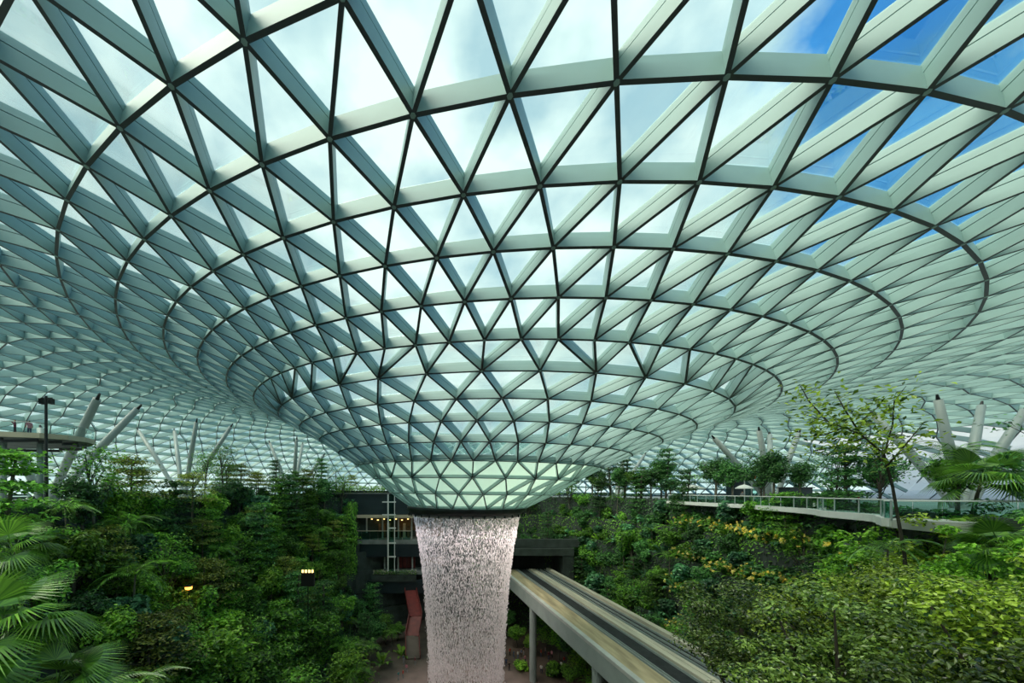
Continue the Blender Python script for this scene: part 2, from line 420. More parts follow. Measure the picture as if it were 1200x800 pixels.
# right-hand curved walkway: slab with pale fascia, glass balustrade
def arc(a0, a1, off, n):
    return [polar(a0 + (a1-a0)*i/n, DECK_R(a0 + (a1-a0)*i/n) + off) for i in range(n+1)]
DT = [(20, 47, 0), (35, 43.3, 0), (40, 42.6, 0), (51, 39.4, 0), (70, 36.8, 0), (91, 35.6, 0), (104, 36.5, 0), (125, 39, 0), (150, 42, 0)]
def DECK_R(a): return interp(DT, a)[0]
NS = 44; A0, A1 = 35.5, 104
walk = empty('walkway_deck', (*polar(70, 38), ZD)); tag(walk, 'curved walkway with pale fascia and green glass balustrade above planted slope', 'walkway')
def loc(o, p): return (p[0]-o.location.x, p[1]-o.location.y, p[2]-o.location.z)
mb = MB()
inn, outr = arc(A0, A1, 0, NS), arc(A0, A1, 6, NS)
vs = []; fs = []
for (x, y), (X, Yy) in zip(inn, outr): vs += [loc(walk, q) for q in ((x, y, ZD+.05), (x, y, ZD-.42), (X, Yy, ZD-.9), (X, Yy, ZD+.05))]
for i in range(NS):
    for q in range(4): fs.append((i*4+q, i*4+(q+1) % 4, i*4+4+(q+1) % 4, i*4+4+q))
fs += [(0,1,2,3), tuple(NS*4+q for q in (3,2,1,0))]
mb.add(vs, fs); mb.build('deck_slab', M['concrete_light'], walk)
mb = MB()
lip = arc(A0, A1, -.12, NS)
for i in range(NS): mb.bar(loc(walk, (*lip[i], ZD-.12)), loc(walk, (*lip[i+1], ZD-.14)), .2, .5)
mb.build('fascia', M['white'], walk)
for i in range(NS):
    mb = MB(); p, q = arc(A0, A1, .15, NS)[i:i+2]
    g = .02; pp = Vector((*p, 0)).lerp(Vector((*q, 0)), g); qq = Vector((*p, 0)).lerp(Vector((*q, 0)), 1-g)
    mb.bar(loc(walk, (pp.x, pp.y, ZD+.62)), loc(walk, (qq.x, qq.y, ZD+.62)), .03, 1.0); mb.build('glass_panel', M['balglass'], walk)
mb = MB(); rl = arc(A0, A1, .15, NS)
mb.tube([loc(walk, (*p, ZD+1.17)) for p in rl], .05, 6); mb.build('handrail', M['white'], walk)
for i in range(0, NS+1, 2):
    mb = MB(); mb.box(*[v for c, d in zip(loc(walk, (*rl[i], ZD+.6)), (.04, .04, .6)) for v in (c-d, c+d)]); mb.build('post', M['col_steel'], walk)
# the walkway turns outwards at its near end
pe = polar(A0, DECK_R(A0)); ret = [pe, (pe[0]+3.6, pe[1]-1.2), (pe[0]+9, pe[1]-2.6), (pe[0]+17, pe[1]-3.6)]
mb = MB(); vs = [loc(walk, (x, y, ZD+.05)) for x, y in ret] + [loc(walk, (x+10, y+7, ZD+.05)) for x, y in reversed(ret)]; n_ = len(vs)
vs += [(x, y, z-.5) for x, y, z in vs]; mb.add(vs, [tuple(range(n_)), tuple(reversed(range(n_, 2*n_)))] + [(i, i+n_, (i+1) % n_ + n_, (i+1) % n_) for i in range(n_)]); mb.build('deck_slab', M['concrete_light'], walk)
mb = MB()
for p, q in zip(ret, ret[1:]): mb.bar(loc(walk, (*p, ZD-.12)), loc(walk, (*q, ZD-.14)), .22, .5)
mb.build('fascia', M['white'], walk)
mb = MB(); mb.tube([loc(walk, (x, y+.15, ZD+1.17)) for x, y in ret], .05, 6); mb.build('handrail', M['white'], walk)
for p, q in zip(ret, ret[1:]):
    k_ = 3
    for i in range(k_):
        a_ = Vector((*p, 0)).lerp(Vector((*q, 0)), (i+.02)/k_); b_ = Vector((*p, 0)).lerp(Vector((*q, 0)), (i+.98)/k_)
        mb = MB(); mb.bar(loc(walk, (a_.x, a_.y+.15, ZD+.62)), loc(walk, (b_.x, b_.y+.15, ZD+.62)), .03, 1.0); mb.build('glass_panel', M['balglass'], walk)
# second slab and shop recess below the near end of the walkway
lower = empty('lower_gallery', (*polar(44, 44), ZD-6)); tag(lower, 'lower concrete gallery slab with a brown shop front under the walkway', 'gallery')
mb = MB(); q = arc(36, 53, 1.3, 10); q2 = arc(36, 53, 6, 10); vs = []; fs = []
for (x, y), (X, Yy) in zip(q, q2): vs += [loc(lower, t) for t in ((x, y, ZD-2.6), (x, y, ZD-3.7), (X, Yy, ZD-3.7), (X, Yy, ZD-2.6))]
for i in range(10):
    for r in range(4): fs.append((i*4+r, i*4+(r+1) % 4, i*4+4+(r+1) % 4, i*4+4+r))
mb.add(vs, fs + [(0,1,2,3), (43,42,41,40)]); mb.build('floor_slab', M['concrete'], lower)
mb = MB(); q = arc(37, 52, 2.2, 10)
for i in range(10): mb.bar(loc(lower, (*q[i], ZD-5.2)), loc(lower, (*q[i+1], ZD-5.2)), .2, 3)
mb.build('shop_front', M['inner'], lower)
for i in range(0, 11, 2):
    mb = MB(); c = loc(lower, (*arc(37, 52, 1.9, 10)[i], ZD-5.2)); mb.box(c[0]-.12, c[0]+.12, c[1]-.12, c[1]+.12, c[2]-1.5, c[2]+1.5); mb.build('mullion', M['black'], lower)

# ------------------------------------------------------------------ waterfall
fall = empty('waterfall', (CX, CY, 0)); tag(fall, 'tall white waterfall of fine drops pouring from the funnel mouth', 'waterfall')
zt = z0 - 1.0
def fall_r(z):
    t = (zt - z)/29.0; return 8.55 - 2.95*(1 - math.exp(-1.75*max(t, 0)))/(1 - math.exp(-1.75)) + .0*t
def watermat(name, lo, hi, sx):
    m = bpy.data.materials.new(name); m.use_nodes = True; t = m.node_tree; t.nodes.clear()
    o = t.nodes.new('ShaderNodeOutputMaterial'); tr = t.nodes.new('ShaderNodeBsdfTransparent')
    df = t.nodes.new('ShaderNodeBsdfDiffuse'); df.inputs['Color'].default_value = (.86, .82, .82, 1)
    tl = t.nodes.new('ShaderNodeBsdfTranslucent'); tl.inputs['Color'].default_value = (.86, .82, .82, 1)
    a = t.nodes.new('ShaderNodeMixShader'); a.inputs['Fac'].default_value = .55
    c = t.nodes.new('ShaderNodeTexCoord'); mp = t.nodes.new('ShaderNodeMapping'); mp.inputs['Scale'].default_value = (sx, sx, sx*.06)
    no = t.nodes.new('ShaderNodeTexNoise'); no.inputs['Scale'].default_value = 1; no.inputs['Detail'].default_value = 8; no.inputs['Roughness'].default_value = .7
    r = t.nodes.new('ShaderNodeMapRange'); r.inputs['From Min'].default_value = .38; r.inputs['From Max'].default_value = .68; r.inputs['To Min'].default_value = lo; r.inputs['To Max'].default_value = hi
    mx = t.nodes.new('ShaderNodeMixShader')
    t.links.new(c.outputs['Object'], mp.inputs['Vector']); t.links.new(mp.outputs['Vector'], no.inputs['Vector']); t.links.new(no.outputs['Fac'], r.inputs['Value'])
    t.links.new(df.outputs[0], a.inputs[1]); t.links.new(tl.outputs[0], a.inputs[2])
    t.links.new(r.outputs['Result'], mx.inputs['Fac']); t.links.new(tr.outputs[0], mx.inputs[1]); t.links.new(a.outputs[0], mx.inputs[2]); t.links.new(mx.outputs[0], o.inputs['Surface'])
    return m
zs = np.linspace(zt, .5, 24)
mb = MB(); mb.lathe([(fall_r(z), z) for z in zs], 96); mb.build('water_sheet', watermat('streaky water', .0, .26, 3.2), fall, True)
rng = np.random.default_rng(5)
ND = 24000
zz = zt - (rng.uniform(0, 1, ND)**.9)*(zt - .5)
th = rng.integers(0, 230, ND)*2*PI/230 + rng.normal(0, 1, ND)*(.003 + .03*(zt - zz)/30)
rr = np.array([fall_r(z) for z in zz]) + rng.normal(0, .06, ND) + np.abs(rng.normal(0, .25, ND))*((zt-zz)/30)*rng.choice([-1, 1], ND)
cen = np.stack([rr*np.cos(th), rr*np.sin(th), zz], 1)
ln = rng.uniform(.08, .30, ND)*(1 + .3*(zt-zz)/30); wd = rng.uniform(.025, .065, ND)*(1 + .5*(zt-zz)/30)
base = np.array([[0,0,1],[1,0,0],[-.5,.87,0],[-.5,-.87,0],[0,0,-1]])
V = cen[:, None, :] + base[None]*np.stack([wd, wd, ln], 1)[:, None, :]
Fc = np.array([[0,1,2],[0,2,3],[0,3,1],[4,2,1],[4,3,2],[4,1,3]])[None] + (np.arange(ND)*5)[:, None, None]
M['drop'] = leafmat('white drops', (.90, .86, .86), (.97, .93, .93), .5, .3)
tag(link(bpy.data.objects.new('water_drops', mesh_np('water_drops', V.reshape(-1, 3), Fc.reshape(-1, 3), M['drop'])), fall), kind='stuff')
mb = MB(); mb.lathe([(fall_r(zt)+.02, zt+.1), (fall_r(zt)+.02, zt-.35), (fall_r(zt)-.12, zt-.35), (fall_r(zt)-.12, zt+.1)], 96)
mb.build('spill_edge', M['drop'], fall, True)

for i in range(36):  # unseen spots added to brighten the waterfall and tint it pink
    a = 2*PI*i/36; x, y = CX + (r0 - .15)*math.cos(a), CY + (r0 - .15)*math.sin(a); z = z0 - 1.35
    li = bpy.data.lights.new('collar_light', 'SPOT'); li.energy = 1250; li.color = (1, .90, .90); li.spot_size = .95; li.spot_blend = .8; li.shadow_soft_size = .15
    lo_ = bpy.data.objects.new('collar_light', li); COL.objects.link(lo_); lo_.location = (x, y, z - .16); lo_.rotation_euler = Vector((-.22*math.cos(a), -.22*math.sin(a), -1)).to_track_quat('-Z', 'Y').to_euler()
    mb = MB(); c = (x - ceiling.location.x, y - ceiling.location.y, z - ceiling.location.z); mb.tube([(c[0], c[1], c[2]), (c[0], c[1], c[2] + .45)], [.13, .10], 8); mb.build('collar_spotlight', M['black'], ceiling)

# ------------------------------------------------------------------ monorail guideway
HG = 18.0; ZG = H - HG
def gx(X1, Y): return X1 - .0526*Y
gw = empty('monorail_guideway', (gx(27, 50), 50, ZG)); tag(gw, 'double-track concrete monorail guideway with ochre walkway running past the waterfall', 'guideway')
def strip(name, xa, xb, za, zb, m, ya=13, yb=86):
    mb = MB(); vs = [loc(gw, (gx(x, y), y, ZG + z)) for y in (ya, yb) for x, z in ((xa, za), (xb, za), (xb, zb), (xa, zb))]
    mb.add(vs, [(0,3,2,1),(4,5,6,7),(0,1,5,4),(1,2,6,5),(2,3,7,6),(3,0,4,7)]); return mb.build(name, m, gw)
M['girder'] = mat('grey girder concrete', (.30, .36, .35), .75, var=.12, scale=.5)
M['ochre'] = mat('stained ochre walkway', (.42, .35, .22), .85, var=.45, scale=.5, stretch=(2, .3, 1))
M['rail'] = mat('cream running beam', (.55, .52, .42), .65, var=.2, scale=.6, stretch=(2, .2, 1))
M['track'] = mat('dark track bed', (.02, .024, .027), .8, var=.4, scale=1.5)
strip('girder', 21.8, 33.2, -2.7, -.35, M['girder'])
strip('edge_cap', 21.75, 22.4, -.36, .05, M['concrete_light'])
strip('walkway_strip', 22.4, 25.0, -.36, -.1, M['ochre'])
strip('track_bed', 25.0, 28.3, -.36, -.25, M['track'])
strip('track_bed', 29.8, 32.4, -.36, -.25, M['track'])
strip('running_beam', 28.3, 29.1, -.36, .05, M['rail']); strip('running_beam', 29.25, 29.8, -.36, 0, M['rail'])
strip('parapet', 32.4, 33.2, -.36, .25, M['rail'])
for xx, ww in ((25.2, .10), (25.6, .08), (27.8, .10), (30.2, .09), (31.0, .08), (31.9, .10)): strip('guide_rail', xx, xx+ww, -.3, .0, M['col_steel'])
for yy in (24, 43.5, 66):
    mb = MB(); x = gx(27.5, yy) - 5.0; c = loc(gw, (x, yy, 0)); mb.tube([(c[0], c[1], -ZG), (c[0], c[1], -2.6)], .62, 14); pr_ = mb.build('pier', M['girder'], gw)
    mb = MB(); x = gx(27.5, yy); c = loc(gw, (x, yy, 0)); mb.box(c[0]-5.4, c[0]+5, c[1]-.7, c[1]+.7, -3.4, -2.65); mb.build('pier_cap', M['girder'], pr_)
# tunnel portal
yp = 84.0; xl, xr = gx(20.5, yp), gx(35.2, yp)
pt = empty('tunnel_portal', ((xl+xr)/2, yp, ZG)); tag(pt, 'dark concrete tunnel portal where the monorail track enters the planted slope', 'tunnel portal')
def pbox(name, x0, x1, y0, y1, za, zb, m):
    mb = MB(); a = loc(pt, (x0, y0, za)); b = loc(pt, (x1, y1, zb)); mb.box(a[0], b[0], a[1], b[1], a[2], b[2]); return mb.build(name, m, pt)
pbox('side_wall', xl-1, xl, yp, yp+14, 0, ZG+3.6, M['concrete']); pbox('side_wall', xr, xr+2.4, yp-1, yp+14, 0, ZG+3.6, M['wallplant'])
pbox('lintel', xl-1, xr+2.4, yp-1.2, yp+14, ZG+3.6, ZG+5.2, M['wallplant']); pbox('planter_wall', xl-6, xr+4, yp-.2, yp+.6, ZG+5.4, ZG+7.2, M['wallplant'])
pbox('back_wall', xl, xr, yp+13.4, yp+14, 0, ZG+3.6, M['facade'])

# ------------------------------------------------------------------ branching roof columns
def ray(px, py):
    d = Vector(((px-XP)/F, 1, -(py-YH)/F)).normalized(); return d
def roof_hit(px, py, skip=0):
    o_ = Vector((0, 0, H)); d = ray(px, py); hit = None
    for _ in range(skip+1):
        h = ROOF.ray_cast(o_, d)
        if h[0] is None: return hit
        hit = h[0]; o_ = h[0] + d*.2
    return hit
def column(base_px, Yb, tops, label, rad=.45, zb=None):
    b = W(*base_px, Yb); b.z = ZD if zb is None else zb
    root = empty('branching_column', b); tag(root, label, 'column', 'white branching columns under the roof')
    for px, py, Yt in tops:
        t = W(px, py, Yt); h = ROOF.ray_cast(Vector((t.x, t.y, H-3)), Vector((0, 0, 1)))
        d = t - b; L_ = d.length
        off = Vector((d.x, d.y, 0)).normalized()*rad*1.1
        mb = MB(); mb.tube([loc(root, b + off - Vector((0, 0, .3))), loc(root, b + off + d*.06), loc(root, b + d*.55), loc(root, b + d*.955)], [rad*.55, rad*.8, rad, rad*.78], 12)
        s_ = mb.build('strut', M['col_steel'], root, True)
        mb = MB(); mb.tube([loc(root, b + d*.95), loc(root, t)], [rad*.42, rad*.22], 8); mb.build('cap', M['black'], s_)
    mb = MB(); mb.tube([(0, 0, -.4), (0, 0, .5)], [rad*2.4, rad*1.9], 16); mb.build('base', M['concrete'], root)
    return root
column((55, 583), 58, [(8, 508, 52), (47, 498, 60), (117, 461, 50), (166, 474, 60)], 'pale branching roof column rising beside the raised viewing deck', .6)
column((215, 583), 80, [(160, 501, 82), (204, 502, 88), (231, 490, 74), (273, 496, 80)], 'pale branching roof column among trees, between two others like it', .48)
column((343, 583), 98, [(315, 516, 98), (355, 518, 104), (348, 511, 92), (381, 531, 98)], 'pale branching roof column nearest the dark shop building', .48)
column((722, 585), 97, [(703, 551, 90), (724, 548, 100), (733, 529, 98), (757, 530, 96)], 'slim pale branching column rising from trees behind the tunnel slope', .45)
column((904, 587), 62, [(834, 510, 60), (889, 500, 58), (902, 506, 66), (938, 503, 60)], 'pale branching column standing on the curved walkway behind the glass', .45)
column((1128, 594), 38, [(1020, 482, 40), (1098, 462, 37), (1151, 470, 40), (1205, 474, 36)], 'pale branching column behind the fan palm on the walkway', .40)

# ------------------------------------------------------------------ raised viewing deck on the left
vd = empty('viewing_deck', (-41, 40, H+5.8)); tag(vd, 'raised curved viewing deck with beige edge where two visitors stand', 'deck')
ed = [(-56, 33.2), (-50, 33.6), (-45, 34.6), (-41.5, 35.6), (-38.6, 36.6), (-37.2, 38.0), (-36.9, 39.6), (-37.6, 41.4), (-40, 43.5), (-45, 45.5), (-56, 46)]
mb = MB(); n = len(ed)
mb.add([loc(vd, (*p, H+5.8)) for p in ed] + [loc(vd, (*p, H+5.35)) for p in ed], [tuple(range(n)), tuple(reversed(range(n, 2*n)))]); mb.build('deck_slab', M['concrete'], vd)
mb = MB()
for p, q in zip(ed, ed[1:]): mb.bar(loc(vd, (*p, H+5.62)), loc(vd, (*q, H+5.62)), .14, .5)
mb.build('edge_band', M['cream'], vd)
mb = MB()
for p, q in zip(ed, ed[1:]):
    pi = Vector((*p, 0)).lerp(Vector((-44, 40, 0)), .12); qi = Vector((*q, 0)).lerp(Vector((-44, 40, 0)), .12)
    mb.bar(loc(vd, (pi.x, pi.y, H+5.0)), loc(vd, (qi.x, qi.y, H+5.2)), .2, .3)
mb.build('under_beam', M['black'], vd)
for p, q in list(zip(ed, ed[1:]))[1:8]:
    mb = MB(); a_ = Vector((*p, 0)).lerp(Vector((*q, 0)), .03); b_ = Vector((*p, 0)).lerp(Vector((*q, 0)), .97)
    mb.bar(loc(vd, (a_.x, a_.y, H+6.35)), loc(vd, (b_.x, b_.y, H+6.35)), .03, 1.0); mb.build('glass_panel', M['clearglass'], vd)
mb = MB(); mb.tube([loc(vd, (*p, H+6.9)) for p in ed[:9]], .04, 6); mb.build('handrail', M['col_steel'], vd)
for px, y_ in ((47, 38.2), (4, 37), (-45, 38)):
    p = W(px, 500, y_); mb = MB(); mb.tube([loc(vd, (p.x, p.y, ZD - .2)), loc(vd, (p.x, p.y, H+5.3))], .26, 12); mb.build('post', M['col_steel'], vd, True)
lp = empty('lamp_mast', (*W(54, 500, 36.0).xy, ZD)); tag(lp, 'black lamp mast with two spotlights beside the raised viewing deck', 'lamp')
mb = MB(); mb.tube([(0, 0, 0), (0, 0, H+9.4-ZD)], [.16, .11], 8); mb.build('mast', M['black'], lp)
mb = MB(); mb.bar((-.5, 0, H+9.2-ZD), (.6, 0, H+9.2-ZD), .1, .1); mb.build('cross_arm', M['black'], lp)
for x in (-.42, .5):
    mb = MB(); mb.box(x-.16, x+.16, -.2, .2, H+8.6-ZD, H+9.15-ZD); sp_ = mb.build('spotlight', M['black'], lp); mb = MB(); mb.box(x-.12, x+.12, -.23, -.2, H+8.66-ZD, H+9.08-ZD); mb.build('lens', M['clearglass'], sp_)

# ------------------------------------------------------------------ shop building beside the waterfall
YB = 94.0
sb = empty('shop_building', (*W(452, 576, YB).xy, 0)); tag(sb, 'dark multi-storey shop building with cream floor edge beside the waterfall', 'building')
def sbox(name, px0, px1, py0, py1, ya, yb, m, par=None):
    a = W(px0, py1, YB); b = W(px1, py0, YB); mb = MB(); p = loc(sb, (a.x, ya, a.z)); q = loc(sb, (b.x, yb, b.z)); mb.box(p[0], q[0], p[1], q[1], p[2], q[2]); return mb.build(name, m, par or sb)
sbox('facade_band', 380, 520, 578, 603, YB, YB+1, M['facade']); sbox('roof_slab', 380, 520, 576.5, 578.5, YB-.4, YB+9, M['concrete'])
sbox('floor_edge', 414, 520, 603, 606.5, YB-.5, YB+8, M['cream'])
sbox('back_wall', 380, 520, 606, 692, YB+7, YB+7.4, M['inner'])
sbox('floor_edge', 380, 520, 632, 637, YB-.6, YB+8, M['concrete']); sbox('facade_band', 380, 520, 637, 652, YB-.3, YB+.5, M['facade'])
sbox('floor_edge', 380, 520, 669, 672, YB-.9, YB+8, M['concrete']); sbox('facade_band', 380, 520, 678, 693, YB-1.6, YB-.6, M['facade'])
sbox('planter', 436, 488, 672, 679, YB-2.0, YB-.9, M['wallplant'])
for i in range(7): sbox('glass_panel', 415+i*9.5, 423.8+i*9.5, 622, 632, YB-.45, YB-.38, M['balglass'])
sbox('handrail', 414, 482, 621.3, 622, YB-.5, YB-.35, M['cream'])
for px in (428, 447, 466, 482): sbox('column', px-.8, px+.8, 606, 632, YB+2.2, YB+2.9, M['concrete_light'])
for px in (432, 450, 466, 483): sbox('column', px-.8, px+.8, 652, 669, YB+1.2, YB+1.9, M['concrete_light'])
random.seed(4)
for i in range(11):
    px = 418 + i*6 + random.uniform(-1, 1); sbox('shop_display', px-1.6, px+1.6, 616+random.uniform(-2, 3), 632, YB+4, YB+5, M['inner'] if i % 3 else M['cream'])
for i in range(9):
    px = 419 + i*7.3; py = 608.6 + (i % 2)*1.2; sbox('ceiling_lamp', px-.9, px+.9, py, py+.9, YB+3, YB+3.6, M['warm'])
for i in range(4): sbox('red_panel', 466+i*5.2, 470.6+i*5.2, 653+2*(i % 2), 668, YB+3, YB+3.3, M['red'])
lt = empty('glass_lift_tower', (*W(457, 576, YB-2.5).xy, W(457, 669, YB-2.5).z)); tag(lt, 'slender glass lift tower with white frame in front of the shop building', 'lift tower')
def lbox(name, px0, px1, py0, py1, ya, yb, m):
    a = W(px0, py1, YB-2.5); b = W(px1, py0, YB-2.5); mb = MB(); p = loc(lt, (a.x, ya, a.z)); q = loc(lt, (b.x, yb, b.z)); mb.box(p[0], q[0], p[1], q[1], p[2], q[2]); return mb.build(name, m, lt)
for px, wd_ in ((454.8, 1.5), (462.4, .8)): lbox('post', px-wd_/2, px+wd_/2, 579, 669, YB-2.7, YB-2.4, M['white'])
for py in (588, 603, 618.5, 636, 652): lbox('cross_bar', 448 if py < 604 else 454, 464, py-.7, py+.7, YB-2.75, YB-2.35, M['white'])
for a_, b_ in ((579, 588), (589, 602), (604, 618), (619.5, 635), (637, 651), (653, 669)): lbox('glass_panel', 455.6, 462, a_, b_, YB-2.55, YB-2.5, M['balglass'])
# red ramp
rp_ = [W(481, 692, 92), W(487, 722, 84), W(483, 745, 80), W(484, 772, 74.5)]
ra = empty('red_stair', rp_[-1]); tag(ra, 'long red stair descending beside the waterfall to the floor', 'stair')
for i, (a, b) in enumerate(zip(rp_, rp_[1:])):
    mb = MB(); mb.bar(loc(ra, a), loc(ra, b), 2.8, .3); mb.build('flight', M['red'] if i < 2 else M['paving'], ra)
    for s_ in (-1, 1):
        mb = MB(); o_ = Vector((1.45*s_, 0, .5)); mb.bar(loc(ra, a+o_), loc(ra, b+o_), .14, .9); mb.build('side_wall', M['red'], ra)


# ------------------------------------------------------------------ plants
def leaf_mesh(name, C, N, ln, wd, m, rng, fold=.18, droop=.0):
    C = np.asarray(C, float); N = np.asarray(N, float); n = len(C)
    N = N/np.maximum(np.linalg.norm(N, axis=1, keepdims=True), 1e-6)
    t = rng.normal(size=(n, 3)); t -= (t*N).sum(1, keepdims=True)*N; t /= np.maximum(np.linalg.norm(t, axis=1, keepdims=True), 1e-6)
    b = np.cross(N, t); ln = (ln*rng.uniform(.7, 1.3, n))[:, None]; wd = (wd*rng.uniform(.75, 1.25, n))[:, None]
    base = C - t*ln*.5; tip = C + t*ln*.5 - N*ln*fold*.6 - np.array([0, 0, 1.])*ln*droop
    l = C + b*wd*.5 + N*ln*fold*.4 - t*ln*.05; r = C - b*wd*.5 + N*ln*fold*.4 - t*ln*.05
    V = np.stack([base, r, tip, l], 1).reshape(-1, 3)
    Fc = np.arange(4*n).reshape(n, 4)
    return mesh_np(name, V, Fc, m)

def trunk_mesh(name, h, r, rng, branches=(), m=None, lean=.06, n=7):
    mb = MB(); dx, dy = rng.normal(0, lean, 2)*h
    pts = [(dx*(t**1.6), dy*(t**1.6), h*t) for t in (0, .25, .5, .75, 1)]
    mb.tube([(p[0], p[1], p[2] - (.3 if i == 0 else 0)) for i, p in enumerate(pts)], [r*1.25, r, r*.85, r*.68, r*.4], n)
    for t, e in branches:
        s_ = Vector((dx*(t**1.6), dy*(t**1.6), h*t)); e = Vector(e); mid = s_.lerp(e, .5) + Vector((0, 0, .12*(e - s_).length))
        mb.tube([s_, mid, e], [r*.45, r*.3, r*.12], 5)
    return mb.mesh(name, m or M['bark'], True)

def plant(name, parts):
    """a prototype: an Empty with its parts as children"""
    root = empty(name, (0, 0, 0))
    for pn, me in parts: link(bpy.data.objects.new(pn, me), root)
    return root

def proto_tiered(seed, h, R, tiers, m, leaf=(.42, .2), nl=2600, h0=.35):
    rng = np.random.default_rng(seed); C = []; N = []; br = []
    for i in range(tiers):
        t = i/(max(tiers-1, 1)); z = h*(h0 + (1-h0)*t); rr = R*(1 - .62*t**1.5)*rng.uniform(.85, 1.1)
        ns = int(7 + 6*rr)
        for s_ in range(ns):
            a = rng.uniform(0, 2*PI); q = rr*math.sqrt(rng.uniform(.03, 1)); cx, cy = q*math.cos(a), q*math.sin(a)
            k = max(4, int(nl/(tiers*ns))); sp = .32 + .1*R
            p = rng.normal(0, 1, (k, 3))*np.array([sp, sp, .10]) + np.array([cx, cy, z + rng.normal(0, .16) - .10*q])
            C.append(p); N.append(rng.normal(0, .38, (k, 3)) + np.array([.25*math.cos(a), .25*math.sin(a), 1]))
            if s_ < 4: br.append((min(.96, z/h - .06), (cx*.8, cy*.8, z)))
    return [('foliage', leaf_mesh('foliage', np.concatenate(C), np.concatenate(N), leaf[0], leaf[1], m, rng)), ('trunk', trunk_mesh('trunk', h, .05 + .012*h, rng, br))]

def proto_bushy(seed, h, R, m, leaf=(.36, .2), nl=3200, h0=.32, blobs=16, flat=.8, trunk=True, bark=None, lump=(.30, .5), reach=(.25, .8)):
    rng = np.random.default_rng(seed); C = []; N = []; br = []
    zc = h*(1+h0)/2; hz = h*(1-h0)/2
    for i in range(blobs):
        d = rng.normal(size=3); d /= np.linalg.norm(d); q = rng.uniform(*reach)
        c = np.array([d[0]*R*q, d[1]*R*q, zc + d[2]*hz*q]); br_ = R*rng.uniform(*lump)
        k = nl//blobs; v = rng.normal(size=(k, 3)); v /= np.linalg.norm(v, axis=1, keepdims=True)
        rad = br_*rng.uniform(.55, 1.05, (k, 1))
        C.append(c + v*rad*np.array([1, 1, flat])); N.append(v*.7 + np.array([0, 0, .75]) + rng.normal(0, .35, (k, 3)))
        if i < 7: br.append((rng.uniform(.35, .7), tuple(c)))
    C = np.concatenate(C); C[:, 2] = np.maximum(C[:, 2], .05)
    parts = [('foliage', leaf_mesh('foliage', C, np.concatenate(N), leaf[0], leaf[1], m, rng))]
    if trunk: parts.append(('trunk', trunk_mesh('trunk', h*.75, .05 + .014*h, rng, br, bark)))
    return parts

def proto_sparse(seed, h, R, m, leaf=(.34, .17), nl=700, h0=.4, bark=None):
    rng = np.random.default_rng(seed); C = []; N = []; br = []
    for i in range(16):
        a = rng.uniform(0, 2*PI); t = rng.uniform(h0, 1); q = R*rng.uniform(.35, 1)*(1.25 - .5*t); e = np.array([q*math.cos(a), q*math.sin(a), h*t + .2*q])
        br.append((max(.2, t - .25), tuple(e)))
        k = nl//16
        p = e + rng.normal(0, 1, (k, 3))*np.array([.30*R, .30*R, .18*R]); C.append(p); N.append(rng.normal(0, .5, (k, 3)) + np.array([0, 0, 1]))
    return [('foliage', leaf_mesh('foliage', np.concatenate(C), np.concatenate(N), leaf[0], leaf[1], m, rng)), ('trunk', trunk_mesh('trunk', h*.95, .035 + .009*h, rng, br, bark))]

def frond_mesh(name, L_, m, nleaf=20, wl=.9, droop=.9, rise=.8):
    V, Fc = [], []
    def pt(t): return np.array([L_*t*(1 - .12*t), 0, rise*L_*(t*.75) - droop*L_*t*t*.85])
    for i in range(nleaf):
        t = .12 + .88*i/(nleaf-1); p = pt(t); l = wl*L_*.34*math.sin(PI*min(1, .25 + .75*(1-t)**.7 if t > .3 else .35 + t))*.95 + .05
        for sd in (-1, 1):
            tip = p + np.array([l*.5, sd*l*.85, -l*.28]); mid = (p + tip)/2 + np.array([0, 0, .05*l]); w_ = .05*L_*.55
            b = len(V); V += [p - np.array([w_*.3, 0, 0]), mid + np.array([-w_*.5, 0, 0]), tip, mid + np.array([w_*.5, 0, 0])]; Fc.append((b, b+1, b+2, b+3))
    for i in range(8):
        a, c = pt(i/8), pt((i+1)/8); w_ = .018*L_*(1.1 - i/8); b = len(V)
        V += [a + [0, w_, 0], a - [0, w_, 0], c - [0, w_*.8, 0], c + [0, w_*.8, 0]]; Fc.append((b, b+1, b+2, b+3))
    return mesh_np(name, np.array(V), Fc, m)
def fan_mesh(name, L_, m, nb=34, spread=3.4, pet=.8):
    V, Fc = [], []; c = np.array([pet, 0, .25*pet])
    for i in range(nb):
        a = -spread/2 + spread*i/(nb-1); l = L_*(.72 + .28*math.cos(a*.8)); d = np.array([math.cos(a), math.sin(a), 0]); s_ = np.array([-math.sin(a), math.cos(a), 0])
        w_ = .026*L_; b = len(V)
        V += [c, c + d*l*.5 - s_*w_ + [0, 0, .04*l], c + d*l + [0, 0, -.30*l], c + d*l*.5 + s_*w_ + [0, 0, .04*l]]
        Fc.append((b, b+1, b+2, b+3))
    for i in range(4):
        p, q = c*i/4, c*(i+1)/4; b = len(V); V += [p + [0, .02, 0], p - [0, .02, 0], q - [0, .02, 0], q + [0, .02, 0]]; Fc.append((b, b+1, b+2, b+3))
    return mesh_np(name, np.array(V), Fc, m)
